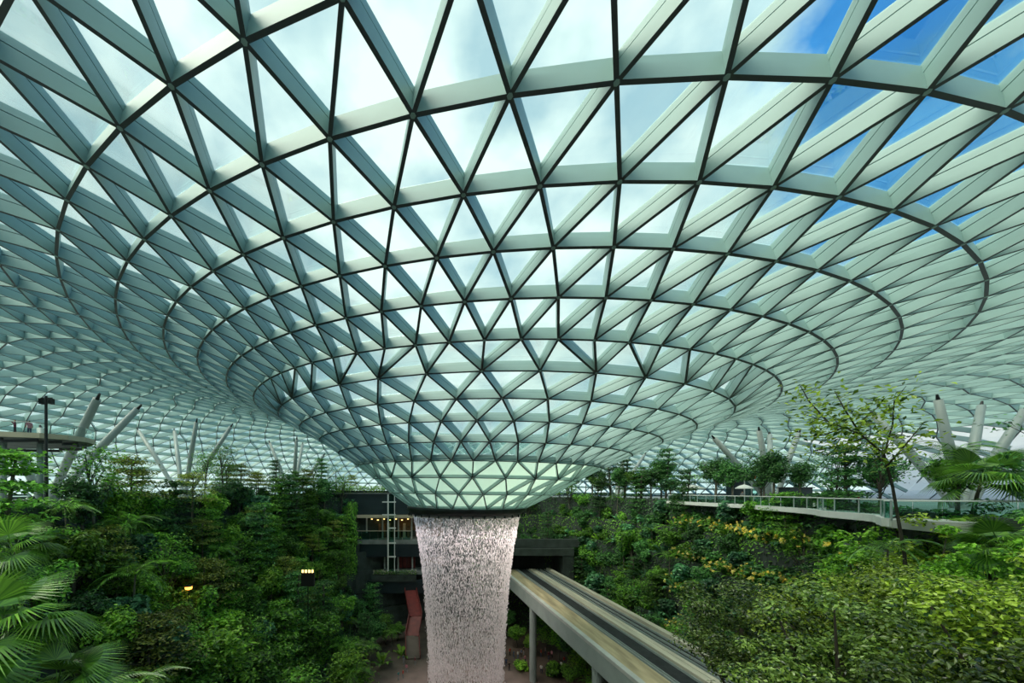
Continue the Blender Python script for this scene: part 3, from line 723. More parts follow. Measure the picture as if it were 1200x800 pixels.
def proto_palm(name, seed, h, L_, m, nf=13, fan=False, bark=None, r=None):
    rng = np.random.default_rng(seed); root = empty(name)
    if h > 0:
        link(bpy.data.objects.new('trunk', trunk_mesh('trunk', h, r or (.07 + .008*h), rng, (), bark or M['bark'], .03)), root)
    top = Vector((0, 0, h))
    if h > 0: top = Vector(root.children[0].data.vertices[4*7].co); top = Vector((top.x, top.y, h))
    me = fan_mesh('fan_leaf', L_, m) if fan else frond_mesh('frond', L_, m)
    for i in range(nf):
        o = link(bpy.data.objects.new('fan_leaf' if fan else 'frond', me), root); o.location = top
        o.rotation_euler = (rng.normal(0, .25), (rng.uniform(-1.0, .95) if fan else rng.uniform(-.45, .5)), i*2.4 + rng.normal(0, .2))
        s_ = rng.uniform(.8, 1.1); o.scale = (s_, s_, s_)
    return root
def proto_bigleaf(seed, n, L_, m):
    rng = np.random.default_rng(seed); V, Fc = [], []
    for i in range(n):
        a = i*2.4 + rng.normal(0, .3); el = rng.uniform(.25, 1.25); l = L_*rng.uniform(.7, 1.15); d = np.array([math.cos(a)*math.cos(el), math.sin(a)*math.cos(el), math.sin(el)]); s_ = np.array([-math.sin(a), math.cos(a), 0])
        p0 = d*l*.35; p1 = d*l*.8; p2 = d*l*1.15 - np.array([0, 0, .12*l]); p3 = d*l*1.38 - np.array([0, 0, .38*l]); w_ = l*.17; b = len(V); u = np.array([0, 0, .03*l])
        V += [p0*0, p0 - s_*.03, p0 + s_*.03, p1 - s_*w_ + u, p1, p1 + s_*w_ + u, p2 - s_*w_*.85 + u, p2, p2 + s_*w_*.85 + u, p3, p3, p3]
        Fc += [(b, b+1, b+2, b+2), (b+1, b+3, b+4, b+2), (b+2, b+4, b+5, b+5), (b+3, b+6, b+7, b+4), (b+4, b+7, b+8, b+5), (b+6, b+9, b+7, b+7), (b+7, b+9, b+8, b+8)]
    me = bpy.data.meshes.new('leaves'); fs = [tuple(dict.fromkeys(f)) for f in Fc]; me.from_pydata([tuple(v) for v in V], [], fs); me.materials.append(m); me.polygons.foreach_set('use_smooth', np.zeros(len(fs), bool)); me.update()
    return me

PR = {}
def reg(key, name, cat, desc, parts):
    o = plant(name, parts) if isinstance(parts, list) else parts
    PR[key] = (o, cat, desc); return o
reg('t1', 'tiered_tree', 'tree', 'mid-green tree of flat leaf tiers', proto_tiered(1, 8, 2.9, 6, M['leafA']))
reg('t2', 'tiered_tree', 'tree', 'narrow dark green tiered tree', proto_tiered(2, 11, 2.3, 8, M['leafB'], h0=.3))
reg('t3', 'tiered_tree', 'tree', 'yellow-green tree of flat tiers', proto_tiered(3, 6.5, 2.7, 5, M['leafC'], (.45, .2)))
reg('t4', 'tiered_tree', 'tree', 'olive-toned tree with shallow crown', proto_tiered(4, 7.5, 2.6, 4, M['leafD'], (.3, .15), h0=.62))
reg('b1', 'bushy_tree', 'tree', 'dense rounded deep green tree', proto_bushy(5, 8, 2.6, M['leafB']))
reg('b2', 'bushy_tree', 'tree', 'rounded mid-green leafy tree', proto_bushy(6, 7, 2.5, M['leafA'], (.4, .2)))
reg('b3', 'bushy_tree', 'tree', 'bright green rounded leafy tree', proto_bushy(7, 6, 2.2, M['leafC'], (.34, .18), 2600))
reg('b4', 'bushy_tree', 'tree', 'blue-green broad-leaved rounded tree', proto_bushy(8, 6, 2.3, M['leafE'], (.62, .36), 1500))
reg('s1', 'open_tree', 'tree', 'sparse tree with thin dark branches', proto_sparse(9, 8, 2.6, M['leafB'], bark=M['bark_dark']))
reg('s2', 'open_tree', 'tree', 'pale-trunked tree with loose crown', proto_sparse(10, 9, 2.1, M['leafA'], nl=900, h0=.55))
reg('p1', 'feather_palm', 'palm', 'feather palm with arching fronds', proto_palm('feather_palm', 11, 5.5, 2.6, M['leafA']))
reg('p2', 'feather_palm', 'palm', 'low bright feather palm', proto_palm('feather_palm', 12, 1.6, 2.8, M['leafP'], 11))
reg('f1', 'fan_palm', 'palm', 'fan palm', proto_palm('fan_palm', 13, 3.0, 1.3, M['leafP'], 20, True))
reg('sh1', 'leafy_shrub', 'shrub', 'low dark leafy shrub', proto_bushy(14, 2.2, 1.6, M['leafB'], (.34, .18), 1100, 0, 9, trunk=False))
reg('sh2', 'leafy_shrub', 'shrub', 'low mid-green leafy shrub', proto_bushy(15, 2.0, 1.5, M['leafA'], (.34, .18), 1100, 0, 9, trunk=False))
reg('sh3', 'leafy_shrub', 'shrub', 'low bright green shrub', proto_bushy(16, 1.6, 1.4, M['leafC'], (.3, .16), 1000, 0, 8, trunk=False))
reg('bl1', 'broad_leaf_plant', 'plant', 'clump of arching blue-green leaves', [('leaves', proto_bigleaf(17, 16, 1.5, M['leafE']))])
reg('bl2', 'broad_leaf_plant', 'plant', 'clump of bright upright leaves', [('leaves', proto_bigleaf(18, 15, 1.5, M['leafC']))])
def flowering():
    p = proto_bushy(19, 1.9, 1.5, M['leafA'], (.45, .22), 700, 0, 8, trunk=False); rng = np.random.default_rng(20)
    c = rng.normal(0, 1, (46, 3))*np.array([.85, .85, .3]) + np.array([0, 0, 1.35]); p.append(('blossoms', leaf_mesh('blossoms', np.repeat(c, 3, 0) + rng.normal(0, .06, (138, 3)), rng.normal(0, .5, (138, 3)) + np.array([0, -.6, .6]), .32, .24, M['petal'], rng))); return p
reg('fl', 'flowering_shrub', 'shrub', 'shrub with yellow blossoms', flowering())
def ivy():
    rng = np.random.default_rng(21); n = 2200; a = rng.uniform(0, 2*PI, n); z = rng.uniform(0, 9, n); r = .75 + .25*np.sin(z*1.7 + a*2) + rng.normal(0, .12, n)
    C = np.stack([r*np.cos(a), r*np.sin(a), z], 1); N = np.stack([np.cos(a), np.sin(a), np.full(n, .5)], 1) + rng.normal(0, .3, (n, 3))
    mb = MB(); mb.tube([(0, 0, -.3), (0, 0, 9)], .35, 8)
    return [('foliage', leaf_mesh('foliage', C, N, .34, .24, M['leafA'], rng)), ('post', mb.mesh('post', M['bark_dark']))]
reg('iv', 'climber_column', 'climber', 'post wrapped in leaves', ivy())

USED = set(); PEND = []
def put(key, x, y, z, sc=1., where='', rz=None, group=None, label=None):
    o, cat, desc = PR[key]
    if key in USED: o = copy_tree(o)
    USED.add(key)
    o.location = (x, y, z); o.rotation_euler = (0, 0, random.uniform(0, 6.28) if rz is None else rz)
    sw = '' if hasattr(sc, '__len__') else 'small ' if sc < .88 else 'large ' if sc > 1.12 else ''
    s_ = sc if hasattr(sc, '__len__') else (sc, sc, sc*random.uniform(.92, 1.08)); o.scale = s_
    tag(o, label, cat, group)
    if not label: PEND.append((o, sw + desc, where, Vector((x, y, z))))
    return o

random.seed(11)
LEV = ['valley floor', 'lowest terrace', 'second terrace', 'third terrace', 'fourth terrace', 'fifth terrace', 'sixth terrace', 'top terrace']
def side_of(a): return 'on the visitors\' deck slope' if a < 0 else 'on the monorail slope'
def fill(a0, a1, lv, keys, step, side, scr=(.8, 1.15), jit=.35):
    a = a0
    while a <= a1:
        r1, r2_ = terr_r(a, lv-1), terr_r(a, lv)
        if lv == NL: r2_ = r1 + 4.5
        r = r1 + .7 + (max(r2_ - r1, 1.6) - .9)*random.random(); aa = a + random.uniform(-jit, jit)*step
        x, y = polar(aa, r); k = random.choice(keys)
        # keep clear of guideway, fall and shops
        if not (lv == NL and x < -30 and y < 64) and not (y > 82 and xl - 3 < x < xr + 4 and terr_z(lv) < ZG + 6) and not (y > 12 and gx(20.3, y) < x < gx(34.7, y) and terr_z(lv) < ZG + 3) and not (y > 88 and -20 < x < 4):
            put(k, x, y, terr_z(lv) - .05, random.uniform(*scr), LEV[lv], group='plants %s, %s' % (side, LEV[lv]))
        a += step*random.uniform(.75, 1.25)
LS, RS = 'below the viewing deck', 'above the monorail track'
big_l = ['t1', 't2', 'b1', 'b2', 't1', 't3', 's2', 'b4', 'p1', 'b3']
for lv, st in ((1, 7), (2, 6.5), (3, 6), (4, 5.5), (5, 5.2), (6, 5)): fill(-142, -40, lv, big_l + ['t4', 'b3'], st, LS, (.9, 1.35))
for lv in (2, 3, 4, 5): fill(-120, -50, lv, ['t3', 't1', 't4', 'b3', 't1', 'b4', 's2'], 4.5, LS, (.6, .9))
fill(-150, -50, 7, ['s1', 's2', 't2', 'b1', 's1', 't1', 'b2', 't4', 's1'], 3.6, LS, (.75, 1.1))
for lv in (1, 2, 3, 4, 5, 6, 7): fill(-140, -45, lv, ['sh1', 'sh2', 'sh1', 'bl1', 'sh3', 'p2', 'bl2'], 5, LS, (.9, 1.5))
for lv, st in ((1, 7.5), (2, 7), (3, 6.5), (4, 6.5), (5, 6.5), (6, 7)): fill(56, 138, lv, ['b4', 's2', 'p1', 't1', 'b2', 't2', 'b1', 'bl1', 'b4'], st, RS, (.65, 1.0))
for lv in (1, 2, 3, 4, 5, 6): fill(50, 150, lv, ['sh1', 'sh2', 'bl1', 'sh1', 'bl2', 'bl1', 'sh2'], 3.6, RS, (1.0, 1.6))
fill(108, 168, 7, ['b1', 't2', 'b2', 's1', 'b4', 'p1', 'b1'], 3.8, RS, (.8, 1.15))
for lv in (1, 2, 3, 4, 5, 6): fill(142, 176, lv, ['sh1', 'sh2', 't2', 'sh1', 's2'], 4, 'behind the tunnel portal', (.8, 1.2))
for lv in (3, 4, 5, 6): fill(38, 84, lv, ['fl', 'fl', 'bl2', 'sh2', 'fl', 'bl1'], 3.2, 'under the walkway', (.9, 1.3))
# trees on the walkway level behind the balustrade
fill(40, 104, 7, ['b1', 's1', 'b1', 's1', 'p1', 'b2'], 4.5, 'behind the walkway', (.6, .95))
def at_px(key, px, py, Y, sc, where, z=None, rz=None, label=None, group=None):
    p = W(px, py, Y); return put(key, p.x, p.y, p.z if z is None else z, sc, where, rz, group, label)
def terrain(x, y):
    dx, dy = x - CX, y - CY; lx = dx*RT[0] + dy*RT[1]; ly = dx*CV[0] + dy*CV[1]
    a = math.degrees(math.atan2(lx, -ly)); r = math.hypot(lx, ly); z = 0
    for lv in range(1, NL+1):
        if r > terr_r(a, lv-1) + .5: z = terr_z(lv)
    return z
HT = {'t1': 8, 't2': 11, 't3': 6.5, 't4': 7.5, 'b1': 8, 'b2': 7, 'b3': 6, 'b4': 6, 's1': 8, 's2': 9, 'p1': 6.5}
def put_top(key, px, py, Y, where, wide=1.0):
    p = W(px, py, Y); z = terrain(p.x, p.y); sc = max(.4, min(1.4, (p.z - z)/HT[key])); put(key, p.x, p.y, z, (sc*wide, sc*wide, sc), where, group='tall trees on the ' + where)
for key, px, py, Y, wd_ in (('b2', 690, 552, 82, .9), ('b1', 725, 545, 80, .9), ('t2', 752, 548, 76, 1.2), ('b1', 775, 535, 74, .9), ('b4', 702, 600, 78, 1), ('s2', 668, 560, 90, 1.2), ('b1', 646, 572, 96, 1), ('t1', 660, 600, 92, 1), ('b2', 740, 590, 72, 1), ('b4', 765, 610, 68, 1), ('p1', 708, 640, 72, 1), ('b4', 690, 650, 70, 1), ('t1', 735, 640, 66, 1), ('s2', 788, 570, 68, 1), ('b1', 800, 600, 64, .8)):
    put_top(key, px, py, Y, 'tunnel slope', wd_)
for key, px, py, Y, wd_ in (('t3', 180, 625, 46, 1), ('b3', 120, 600, 44, 1), ('b1', 90, 575, 52, 1), ('t1', 130, 555, 60, 1), ('t2', 165, 548, 66, 1.3), ('t1', 265, 545, 80, 1.2), ('t4', 250, 590, 66, 1), ('t4', 300, 590, 72, 1), ('b2', 375, 625, 62, 1), ('t3', 260, 660, 46, 1), ('t1', 330, 640, 56, 1), ('t3', 250, 700, 40, 1.1), ('b2', 300, 730, 40, 1.1), ('t1', 350, 715, 46, 1.1), ('t3', 410, 690, 56, 1), ('b4', 140, 690, 34, 1), ('b1', 90, 690, 30, 1), ('b3', 150, 735, 28, 1), ('p1', 405, 665, 62, 1), ('p1', 415, 725, 54, 1)):
    put_top(key, px, py, Y, 'deck slope', wd_)
# singled-out plants
def crown_px(px, py, Y, sc, label):   # fan palm with its crown at this place
    p = W(px, py, Y); put('f1', p.x, p.y, p.z - 3.0*sc, (sc, sc, sc), label=label)
crown_px(1136, 562, 22, 1.25, 'fan palm standing alone before the curved walkway')
crown_px(12, 648, 14, .85, 'fan palm with shining leaf tips growing in front of the shaded terrace wall')
crown_px(-6, 745, 7.6, .82, 'large close fan palm whose leaf blades spread over the lower bushes')
crown_px(62, 800, 8.5, .62, 'low fan palm with light green blades below the larger one')
crown_px(1165, 640, 17, .8, 'low fan palm among bushes at the foot of the taller one')
for px, py, Y, sc, lb in ((112, 812, 12, .62, 'feathery palm clump with upright light green leaf tips'), (165, 800, 17, .66, 'feathery palm clump beside dark foliage on the lower slope'), (800, 838, 17, .8, 'feathery palm whose fronds reach over the end of the track'), (1040, 640, 20, .6, 'feathery palm tuft in front of the walkway fascia')):
    p = W(px, py, Y); put('p2', p.x, p.y, p.z - 1.6*sc, (sc, sc, sc), label=lb)
fill(27, 46, 6, ['b3', 'b2', 't3', 'b3', 'sh3', 'bl2', 'sh2'], 2.0, 'before the walkway', (.7, 1.0))
fill(24, 50, 5, ['b3', 'b2', 't3', 'b4', 'b2'], 2.6, 'before the walkway', (.9, 1.2))
# trees on the valley floor, beside the falls and under the guideway
for i, (px, Y, k, sc) in enumerate(((398, 66, 't1', 1.0), (412, 70, 'b2', .95), (428, 74, 't2', .9), (440, 78, 'b1', .9), (452, 82, 't1', .8), (434, 68, 'p1', .9), (448, 72, 'bl2', 1.6), (460, 78, 'p1', .8), (466, 84, 'b2', .7), (420, 84, 'b1', 1.2), (436, 88, 't2', 1.1), (462, 88, 'sh3', 1.4), (470, 76, 'bl2', 1.4),
        (606, 80, 'b2', .85), (622, 76, 'b3', .8), (640, 79, 't1', .85), (655, 74, 'b2', .9), (668, 70, 'b1', .9), (682, 66, 't3', .9), (596, 86, 'b1', .9), (630, 86, 'b1', .9), (648, 68, 'sh2', 1.5), (672, 62, 'b2', .8), (690, 58, 'p1', .7), (612, 70, 'sh3', 1.2))):
    x = W(px, 700, Y).x; put(k, x, Y, 0, sc, 'valley floor', group='valley floor plants ' + ('by the red stair' if px < 500 else 'under the guideway'))
# flowering shrubs on the slope under the walkway
for px, py in ((808, 616), (835, 616), (860, 617), (882, 618), (908, 619), (932, 619), (952, 618), (812, 650), (835, 652), (872, 650), (886, 652), (912, 653), (930, 652), (948, 652), (800, 682), (858, 686), (872, 690), (892, 688), (910, 684), (935, 684), (815, 702), (850, 700)):
    Y = 30.0
    while Y < 80:
        p = W(px, py, Y)
        if p.z < min(terrain(p.x, p.y), terr_z(6)) + 1.4: break
        Y += .4
    if Y < 79: put('fl', p.x, p.y, min(max(min(terrain(p.x, p.y), terr_z(6)), p.z - 1.4), ZD - 3.2), random.uniform(1.0, 1.3), 'walkway slope', group='flowering shrubs on the walkway slope')
# planting on top of the tunnel portal
for i in range(9):
    x = xl - 5 + i*2.5; put(['sh1', 'sh2', 't2', 'sh1', 'b1'][i % 5], x, yp + 2.2 + (i % 3), ZG + 5.4, (1.2, 1.2, 1.2) if i % 5 not in (2, 4) else (.7, .7, .7), 'portal roof', group='plants on the tunnel portal')
at_px('iv', 413, 672, 90, (1.15, 1.15, 1.95), '', label='tall post wrapped in climbing leaves at the corner of the shop building')


# close small-leaved trees in front of the walkway
def close_tree(px, py, Y, R, h, m, seed, label, nl=15000, leaf=(.17, .10), h0=.45):
    rng = np.random.default_rng(seed); p = W(px, py, Y); root = empty('small_leaved_tree', (p.x, p.y, p.z - h)); tag(root, label, 'tree')
    for pn, me in proto_bushy(seed, h, R, m, leaf, nl, h0, 64, .62, bark=M['bark_dark'], lump=(.15, .30), reach=(.3, 1.0)): link(bpy.data.objects.new(pn, me), root)
close_tree(1075, 632, 14.5, 5.0, 13, M['leafF'], 41, 'large close tree of small glossy leaves with a yellow-green top', 30000)
close_tree(880, 668, 18, 3.6, 12, M['leafG'], 42, 'pale glossy small-leaved tree beside the end of the monorail track', 15000)
close_tree(985, 690, 13, 3.0, 11, M['leafG'], 43, 'dark glossy small-leaved tree in front of the flowering terraces', 14000, h0=.35)
close_tree(1205, 640, 11, 3.2, 11, M['leafF'], 44, 'small-leaved tree with fresh green leaves beside the fan palm', 13000, h0=.3)
close_tree(1120, 720, 10, 2.6, 9, M['leafG'], 45, 'low dark small-leaved tree under the large yellow-green one', 11000, h0=.3)
close_tree(1010, 612, 25, 2.4, 14, M['leafC'], 46, 'bright green small-leaved tree rising before the lower gallery', 6000, (.26, .15))
close_tree(1085, 600, 21, 2.2, 13, M['leafF'], 47, 'bushy small-leaved tree directly below the walkway glass', 6000, (.22, .13))
close_tree(1165, 592, 17, 2.3, 13, M['leafC'], 48, 'fresh green small-leaved tree hiding the walkway end', 8000, (.2, .12))
close_tree(1215, 560, 20, 2.6, 14, M['leafB'], 49, 'dark small-leaved tree behind the fresh green one', 8000, (.22, .13))
# slender tree whose loose branches hang before the roof
sl_ = empty('slender_tree', W(1068, 800, 19)); tag(sl_, 'slender tree with loose pale leafy branches standing out against the roof', 'tree')
rng = np.random.default_rng(50)
stems = [[(1068,800),(1060,650),(1046,570),(1036,532),(1008,508),(970,494),(938,484)], [(1036,532),(1046,498),(1048,470),(1062,452)], [(1008,508),(990,480),(978,458)], [(970,494),(948,470),(938,452)],
         [(1015,512),(985,522),(955,528)], [(1040,545),(1062,520),(1080,498)], [(990,500),(965,510),(930,512)], [(1000,508),(1015,488),(1030,476)]]
mb = MB(); C = []
for i, st in enumerate(stems):
    pts = [W(x, y, 19 + 1.0*math.sin(i*2 + j*.9)*(j > 0)) for j, (x, y) in enumerate(st)]
    mb.tube([loc(sl_, p) for p in pts], [max(.012, (.09 if i == 0 else .045)*(1 - j/len(st))) for j in range(len(st))], 5)
    for a_, b_ in (zip(pts[3:], pts[4:]) if i == 0 else zip(pts, pts[1:])):
        for k in range(64):
            p = a_.lerp(b_, rng.random()); C.append(np.array(loc(sl_, p)) + rng.normal(0, 1, 3)*np.array([.40, .5, .32]))
mb.build('trunk', M['bark_dark'], sl_)
C = np.array(C); link(bpy.data.objects.new('foliage', leaf_mesh('foliage', C, rng.normal(0, .5, (len(C), 3)) + np.array([0, 0, 1]), .30, .15, M['leafF'], rng)), sl_)

# ground cover on the terraces: uncountable low leaves
for lv in range(1, NL+1):
    rng = np.random.default_rng(60+lv); n = 15000; a = rng.uniform(-160, 178, n); keep = (np.abs(a - 12) > 24); a = a[keep]
    C = []; N = []
    for q in a:
        r1 = terr_r(q, lv-1) + .4*math.sin(q*.35 + lv*2); r2_ = terr_r(q, lv) if lv < NL else r1 + 3
        if rng.random() < .5:
            x, y = polar(q, r1 + rng.uniform(.1, max(r2_-r1, .5))); C.append((x, y, terr_z(lv) + rng.uniform(.05, .5)))
            N.append((0, 0, 1))
        else:
            x, y = polar(q, r1 - rng.uniform(.02, .25)); hz = terr_z(lv) - terr_z(lv-1); C.append((x, y, terr_z(lv) + .3 - hz*rng.random()**1.4))
            nx, ny = polar(q, r1 - 1); N.append((nx-x, ny-y, .5))
    C = np.array(C); N = np.array(N) + rng.normal(0, .3, (len(N), 3))
    bad = (C[:, 1] > 84) & (C[:, 0] > -20) & (C[:, 0] < 4)
    bad |= (C[:, 0] > gx(21.0, C[:, 1])) & (C[:, 0] < gx(34.0, C[:, 1])) & (C[:, 1] > 12) & (np.abs(C[:, 2] - ZG - 1) < 4)
    C, N = C[~bad], N[~bad]
    tag(link(bpy.data.objects.new('ground_cover', leaf_mesh('ground_cover', C, N, .42, .22, M['leafB'] if lv % 2 else M['leafA'], rng))), 'low leafy ground cover spreading over the %s' % LEV[lv], 'ground cover', kind='stuff')
# hedge along the roof of the shop building
p0, p1 = W(372, 577, YB), W(472, 577, YB); rng = np.random.default_rng(80); n = 2600
C = np.stack([rng.uniform(p0.x, p1.x, n), YB + rng.uniform(-.6, 1.2, n), p0.z + rng.uniform(0, 1.7, n)**1.0], 1)
hd = empty('hedge', ((p0.x+p1.x)/2, YB, p0.z)); tag(hd, 'bright clipped hedge along the roof edge of the shop building', 'hedge')
link(bpy.data.objects.new('foliage', leaf_mesh('foliage', C - np.array(hd.location), rng.normal(0, .5, (n, 3)) + np.array([0, -.5, 1]), .4, .2, M['leafC'], rng)), hd)
mb = MB(); mb.box(-(p1.x-p0.x)/2, (p1.x-p0.x)/2, -.4, 1, -.05, .5); mb.build('planter', M['wallplant'], hd)
# white-flowered planters of the shop building
fp = empty('flower_bed', (*W(463, 672, YB-1.5).xy, W(463, 672, YB-1.5).z)); tag(fp, 'bed of pale flowers in the planter of the shop building', 'flower bed')
rng = np.random.default_rng(81); n = 500; C = rng.uniform(-1, 1, (n, 3))*np.array([5.4, .6, .5]) + np.array([0, 0, .35])
link(bpy.data.objects.new('foliage', leaf_mesh('foliage', C, rng.normal(0, .5, (n, 3)) + np.array([0, -.5, 1]), .4, .2, M['leafA'], rng)), fp)
C = rng.uniform(-1, 1, (70, 3))*np.array([5.4, .5, .5]) + np.array([0, -.4, .6]); link(bpy.data.objects.new('blossoms', leaf_mesh('blossoms', C, rng.normal(0, .5, (70, 3)) + np.array([0, -1, .5]), .3, .26, M['petalw'], rng)), fp)

# ------------------------------------------------------------------ people
def person_mesh(name, pose, mats):
    """one continuous body: joints with radii grown by the Skin modifier"""
    me = bpy.data.meshes.new(name)
    lx, ly, armL, armR = pose
    J = [((0,0,.95), .13), ((0,0,1.18), .135), ((0,0,1.40), .15), ((0,0,1.50), .06), ((0,.01,1.62), .095), ((0,.0,1.72), .075),
         ((.09,0,.90), .10), ((.10+lx,ly,.48), .065), ((.11+lx*1.3,-ly*.3,.09), .045), ((.11+lx*1.3,.13-ly*.3,.04), .04),
         ((-.09,0,.90), .10), ((-.10-lx,-ly,.48), .065), ((-.11-lx*1.3,ly*.3,.09), .045), ((-.11-lx*1.3,.13+ly*.3,.04), .04),
         ((.19,0,1.42), .06), (armR[0], .045), (armR[1], .035), ((-.19,0,1.42), .06), (armL[0], .045), (armL[1], .035)]
    E_ = [(0,1),(1,2),(2,3),(3,4),(4,5),(0,6),(6,7),(7,8),(8,9),(0,10),(10,11),(11,12),(12,13),(2,14),(14,15),(15,16),(2,17),(17,18),(18,19)]
    me.from_pydata([j[0] for j in J], E_, [])
    o = bpy.data.objects.new(name, me); COL.objects.link(o)
    mod = o.modifiers.new('skin', 'SKIN'); o.modifiers.new('sub', 'SUBSURF').levels = 1
    for i, (p, r) in enumerate(J): me.skin_vertices[0].data[i].radius = (r, r*.85 if i < 3 else r)
    me.skin_vertices[0].data[0].use_root = True
    dg = bpy.context.evaluated_depsgraph_get(); dg.update()
    nm_ = bpy.data.meshes.new_from_object(o.evaluated_get(dg)); bpy.data.objects.remove(o)
    nm_.materials.clear()
    for m in mats: nm_.materials.append(m)
    for f in nm_.polygons:
        z = f.center.z; x = abs(f.center.x)
        f.material_index = 3 if z > 1.66 or (z > 1.56 and f.center.y < -.03) else 2 if (z > 1.49 or (x > .21 and z < 1.16)) else 1 if z > .93 else 0
        f.use_smooth = True
    return nm_
skin = mat('skin', (.45, .27, .18), .6); hair = mat('black hair', (.012, .010, .009), .5)
cloth = {n: mat(n + ' cloth', c, .8) for n, c in dict(black=(.015,.015,.018), maroon=(.18,.03,.06), navy=(.03,.045,.10), grey=(.25,.26,.28), white=(.7,.7,.7), pink=(.55,.22,.27), red=(.5,.05,.04), denim=(.06,.10,.18), teal=(.04,.20,.20)).items()}
down = (((-.25,.02,1.15), (-.26,.08,.90)), ((.25,.02,1.15), (.26,.08,.90)))
up = (((-.30,.10,1.30), (-.14,.26,1.52)), ((.30,.10,1.30), (.14,.26,1.52)))
def person(p, rz, top, bottom, label, pose=down, st=(.02, .05), group=None):
    me = person_mesh('person', (st[0], st[1], pose[0], pose[1]), [cloth[bottom], cloth[top], skin, hair])
    o = link(bpy.data.objects.new('person', me)); o.location = p; o.rotation_euler = (0, 0, rz); tag(o, label, 'person', group); return o
person((*W(17.5, 505, 38.2).xy, H+5.8), 2.4, 'maroon', 'black', 'person in dark clothes raising a camera on the raised viewing deck', up)
person((*W(34.5, 505, 38.6).xy, H+5.8), 1.2, 'pink', 'navy', 'person in a pink top standing on the raised viewing deck')
for px, yy, t_, b_, lb in ((1005, 34, 'red', 'navy', 'person in red walking behind the walkway handrail'), (996, 36, 'white', 'denim', 'person in a white top walking behind the walkway handrail'), (870, 58, 'grey', 'black', 'person in grey standing by the green glass pavilion')):
    person((*W(px, 580, yy).xy, ZD+.05), random.uniform(0, 6), t_, b_, lb)
cols = ['white', 'black', 'navy', 'grey', 'red', 'teal', 'pink', 'denim', 'maroon']
protos_c = {}
spots = [(590+random.uniform(0, 110), random.uniform(68, 78)) for _ in range(30)] + [(466+random.uniform(0, 30), random.uniform(66, 74)) for _ in range(6)] + [(395+random.uniform(0, 30), random.uniform(66.5, 71)) for _ in range(8)]
for i, (px, yy) in enumerate(spots):
    t_ = cols[i % 9]; b_ = ['black', 'denim', 'navy', 'grey', 'teal'][(i // 9) % 5]
    x = W(px, 700, yy).x
    if math.hypot(x - CX, yy - CY) < 8.5: continue
    if (t_, b_) not in protos_c: protos_c[t_, b_] = person_mesh('person', (.03, .1, *down), [cloth[b_], cloth[t_], skin, hair])
    o = link(bpy.data.objects.new('person', protos_c[t_, b_])); o.location = (x, yy, 0); o.rotation_euler = (0, 0, random.uniform(0, 6.28))
    tag(o, 'person in a %s top and %s trousers in the crowd on the floor' % (t_, b_), 'person', 'visitors on the valley floor')

# ------------------------------------------------------------------ small things on the upper levels
kg = empty('glass_pavilion', (*W(877, 583, 66).xy, ZD)); tag(kg, 'green glass pavilion with an orange sign behind the walkway', 'pavilion')
def kbox(root, name, x0, x1, y0, y1, za, zb, m): mb = MB(); mb.box(x0, x1, y0, y1, za, zb); return mb.build(name, m, root)
for i in range(4):
    kbox(kg, 'glass_wall', -2.4+i*1.2+.03, -1.2+i*1.2-.03, -2, -1.94, .1, 4.6, M['balglass']); kbox(kg, 'post', -2.45+i*1.2, -2.35+i*1.2, -2.05, -1.9, 0, 4.8, M['col_steel'])
kbox(kg, 'roof_slab', -2.7, 2.7, -2.3, 2, 4.7, 5.0, M['facade']); kbox(kg, 'back_wall', -2.4, 2.4, 1.8, 2, 0, 4.7, M['facade'])
sg_ = kbox(kg, 'sign_board', -2.3, -.6, -2.2, -2.1, 3.9, 4.6, mat('orange sign', (.55, .13, .05), .6))
dk = empty('dark_kiosk', (*W(932, 583, 58).xy, ZD)); tag(dk, 'dark kiosk with a flat roof behind the walkway trees', 'kiosk')
kbox(dk, 'body', -1.7, 1.7, -1, 1, 0, 2.3, M['facade']); kbox(dk, 'roof_slab', -1.9, 1.9, -1.2, 1.2, 2.3, 2.45, M['black']); kbox(dk, 'counter', -1.5, 1.5, -1.2, -1, .9, 1.0, M['white'])
def parasol(px, Y, r, label):
    root = empty('parasol', (*W(px, 583, Y).xy, ZD)); tag(root, label, 'parasol')
    mb = MB(); mb.tube([(0, 0, 0), (0, 0, 2.9)], .04, 6); mb.build('pole', M['white'], root)
    mb = MB(); mb.lathe([(.03, 2.95), (r*.5, 2.75), (r, 2.35), (r, 2.22), (r*.98, 2.3), (.03, 2.85)], 12); cp_ = mb.build('canopy', M['white'], root); mb = MB(); mb.lathe([(.01, 3.15), (.05, 3.05), (.03, 2.93)], 8); mb.build('finial', M['col_steel'], cp_)
    mb = MB(); mb.lathe([(.01, .12), (.3, .1), (.32, 0)], 12); mb.build('base', M['concrete'], root)
parasol(811, 64, 1.9, 'white parasol standing behind the far end of the walkway')
parasol(872, 61, 1.2, 'small white parasol in front of the green glass pavilion')
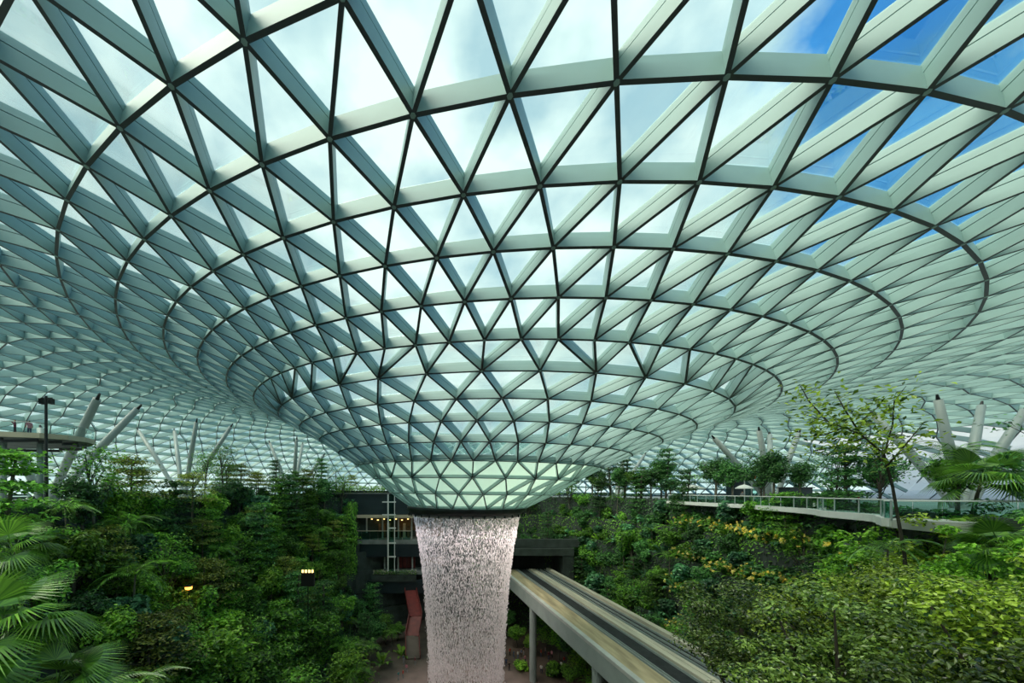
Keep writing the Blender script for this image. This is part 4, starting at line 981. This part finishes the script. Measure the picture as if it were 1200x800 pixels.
# wall lamp and lit box among the trees
la = empty('amber_lamp', W(221, 691, 44)); tag(la, 'small glowing amber lamp among the trees of the terraces', 'lamp')
mb = MB(); mb.lathe([(.05, .0), (.34, .1), (.40, .42), (.1, .5)], 12); mb.build('shade', M['amber'], la); mb = MB(); mb.tube([(0, 0, -3), (0, 0, 0)], .05, 6); mb.build('post', M['black'], la); mb = MB(); mb.lathe([(.02, .62), (.5, .5), (.5, .44), (.02, .5)], 12); mb.build('cap', M['black'], la)
lb = empty('lit_sign_box', W(361, 678, 52)); tag(lb, 'black box with four small yellow lights among the trees', 'light box')
kbox(lb, 'body', -.9, .9, -.3, .3, -1.0, .9, M['black'])
for i in range(4): kbox(lb, 'lamp', -.75+i*.45, -.5+i*.45, -.42, -.3, .95, 1.35, M['warm'])
kbox(lb, 'post', -.05, .05, -.05, .05, -6, -1, M['black'])


# ------------------------------------------------------------------ which plant is which: by its terrace and what it stands closest to
LM = {'the amber lamp': la.location, 'the yellow-lit box': lb.location, 'the raised viewing deck': (-42, 40, ZD), 'the shop building': (-14, 92, 20), 'the leaf-wrapped post': (-18, 90, 12), 'the red stair': ra.location,
      'the waterfall': (CX, CY, 4), 'the tunnel portal': pt.location, 'the monorail track': (27, 48, ZG), 'the large parasol': (*W(811, 583, 64).xy, ZD), 'the glass pavilion': kg.location, 'the dark kiosk': dk.location,
      'the lower gallery': lower.location, 'the lamp mast': lp.location}
bc = [o for o in bpy.data.objects if o.name.startswith('branching_column')]
for o, nm in zip(sorted(bc, key=lambda o: int(o.name[-3:]) if '.' in o.name else 0), ('the deck column', 'the middle column', 'the shop column', 'the tunnel column', 'the walkway column', 'the fan palm column')): LM[nm] = o.location
sets = {}
for o, d, wh, p in PEND:
    ln_ = min(LM, key=lambda k: (Vector(LM[k]) - p).length); sets.setdefault((d, wh, ln_), []).append(((Vector(LM[ln_]) - p).length, o))
ORD = ['closest to', 'second closest to', 'third closest to', 'fourth closest to', 'fifth closest to', 'sixth closest to', 'seventh closest to', 'eighth closest to', 'ninth closest to', 'tenth closest to', 'eleventh closest to', 'twelfth closest to']
for (d, wh, ln_), L_ in sets.items():
    L_.sort(key=lambda t: t[0])
    for i, (_, o) in enumerate(L_):
        o['label'] = '%s, %s, %s %s' % (d, wh, 'near' if len(L_) == 1 else ORD[min(i, 11)], ln_)
